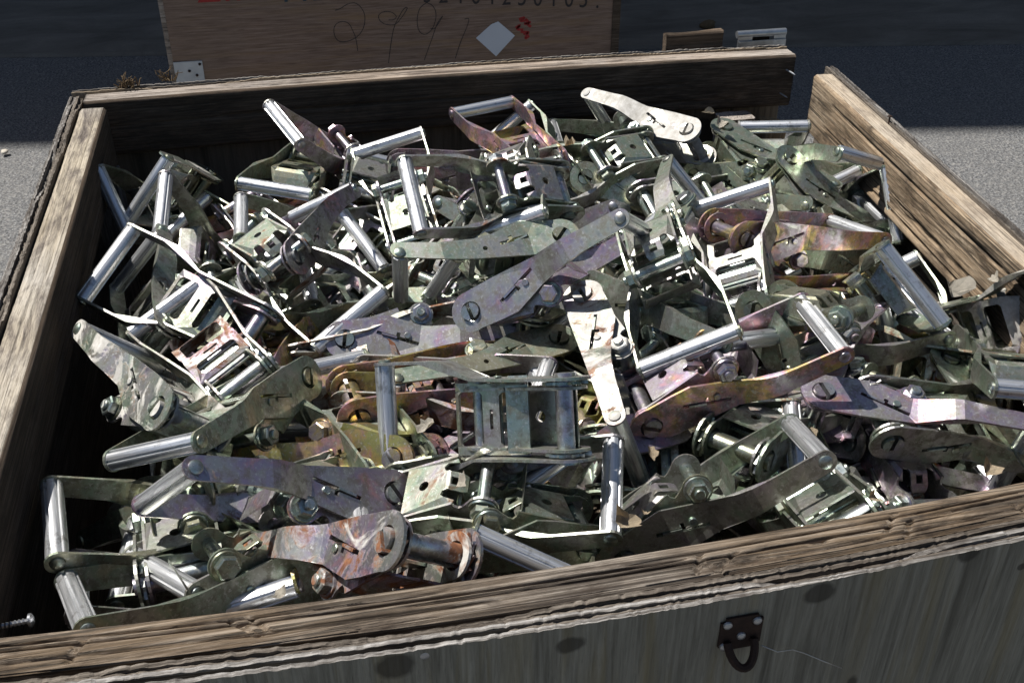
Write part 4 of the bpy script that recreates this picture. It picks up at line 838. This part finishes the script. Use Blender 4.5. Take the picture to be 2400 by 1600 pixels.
SCR = [(1000, 1000, -.035, .016, PAPERFLAKE, 'crumpled tan paper flake beside the upright grip of the centre front buckle', 1.2), (1078, 1140, -.05, .017, PAPERFLAKE, 'grey peeling flake hanging under the lower arm of the centre front buckle', 1.3), (1350, 1185, -.09, .012, LEAF, 'small torn leaf scrap in the dark gap left of the tall front grip', 1.0), (1470, 1222, -.045, .017, LEAF, 'lobed tan leaf scrap just right of the tall front grip above the front plank', 1.5), (1512, 1202, -.035, .008, LEAF, 'small curled leaf tip above the lobed scrap near the front plank', 1.0), (1527, 1060, -.09, .009, LEAF, 'narrow leaf shred hanging in the gap below the purple brown arm', 1.8), (1660, 265, -.02, .016, PAPERFLAKE, 'pale peeled flake standing above the white crusted buckle near the back plank', 1.2), (1690, 290, -.03, .014, PAPERFLAKE, 'pale peeled flake leaning just right of the white crusted buckle', 1.5), (1335, 340, -.02, .016, LEAF, 'folded tan scrap beside the bolt of the back centre buckle', 1.4), (2230, 680, -.02, .022, PAPERFLAKE, 'white peeling paper crust on the arm at the right edge', 1.6), (2330, 655, -.01, .013, PAPERFLAKE, 'ragged white paper tip at the far right of the heap', 1.2), (2045, 1165, -.03, .010, LEAF, 'little tan scrap on the corroded buckle by the front right plank', 1.3), (2320, 1100, -.08, .019, LEAF, 'orange brown leaf deep in the front right gap', 1.1), (1905, 1010, -.06, .008, LEAF, 'tiny tan scrap between the rods of the purple release plate', 1.3), (1190, 955, -.07, .012, LEAF, 'thin leaf sliver near the centre bolt', 1.9), (660, 1390, -.045, .011, PAPERFLAKE, 'pale pointed scrap lying against the front plank at left', 1.2), (1012, 515, -.02, .012, LEAF, 'curled tan scrap in the frame of the rust speckled back buckle', 1.2), (1872, 698, -.02, .012, LEAF, 'tan crust bit at the top of the bright slanting grip at right', 1.2), (1360, 975, -.08, .010, LEAF, 'bright leaf sliver in the dark gap right of the centre spindle', 1.8)]
for i, (u, v, z, s, m_, lab, stc) in enumerate(SCR):
    isl = m_ is LEAF; flake(u, v, z, s*.62, m_, lab, 'leaf scrap' if isl else 'paper scrap', 100+i, 'leaf_scrap' if isl else 'paper_scrap', stc, .6)
def tuft(u, v, n, hgt, spread, label, seed):
    r_ = random.Random(seed); bm = bmesh.new(); b = on_z(u, v, H+.002)
    for i in range(n):
        a = r_.uniform(0, 6.28); q = Vector((r_.gauss(0, spread*.5), r_.gauss(0, spread*.18), 0)); e = q + Vector((math.cos(a)*spread*r_.uniform(.3, 1.1), math.sin(a)*spread*.6, hgt*r_.uniform(.15, 1)))
        mid = (q+e)/2 + Vector((r_.gauss(0, spread*.3), 0, hgt*.25*r_.random())); tube_bm(bm, [q, mid, e], [.0011, .0009, .0005], 5)
    o = link(bpy.data.objects.new('grass_tuft', bm_mesh('grass_tuft', bm, TWIG))); o.location = b; tag(o, label, 'grass tuft')
tuft(297, 205, 34, .022, .013, 'ragged tuft of dry grass stems on the back plank near its left end', 5)
tuft(392, 190, 16, .022, .014, 'thin wisp of dry grass on the back plank right of the ragged tuft', 6)
for i, (u, v, s, lab) in enumerate(((10, 356, .012, 'pale pebble on the sunlit asphalt at the far left edge'), (2110, 305, .008, 'small stone on the sunlit asphalt just right of the far right plank'), (1660, 58, .035, 'dark lump of debris on the concrete in the shade above the hinge'))):
    bm = bmesh.new(); bmesh.ops.create_icosphere(bm, subdivisions=2, radius=s)
    for v_ in bm.verts: v_.co *= .7+.6*float(vnoise(v_.co.x*90+i*7, v_.co.y*90+v_.co.z*60)); v_.co.z *= .55
    o = link(bpy.data.objects.new('pebble', bm_mesh('pebble', bm, TWIG if i == 2 else PAPERFLAKE, True))); o.location = on_z(u, v, .012 if i < 2 else .024); tag(o, lab, 'stone')
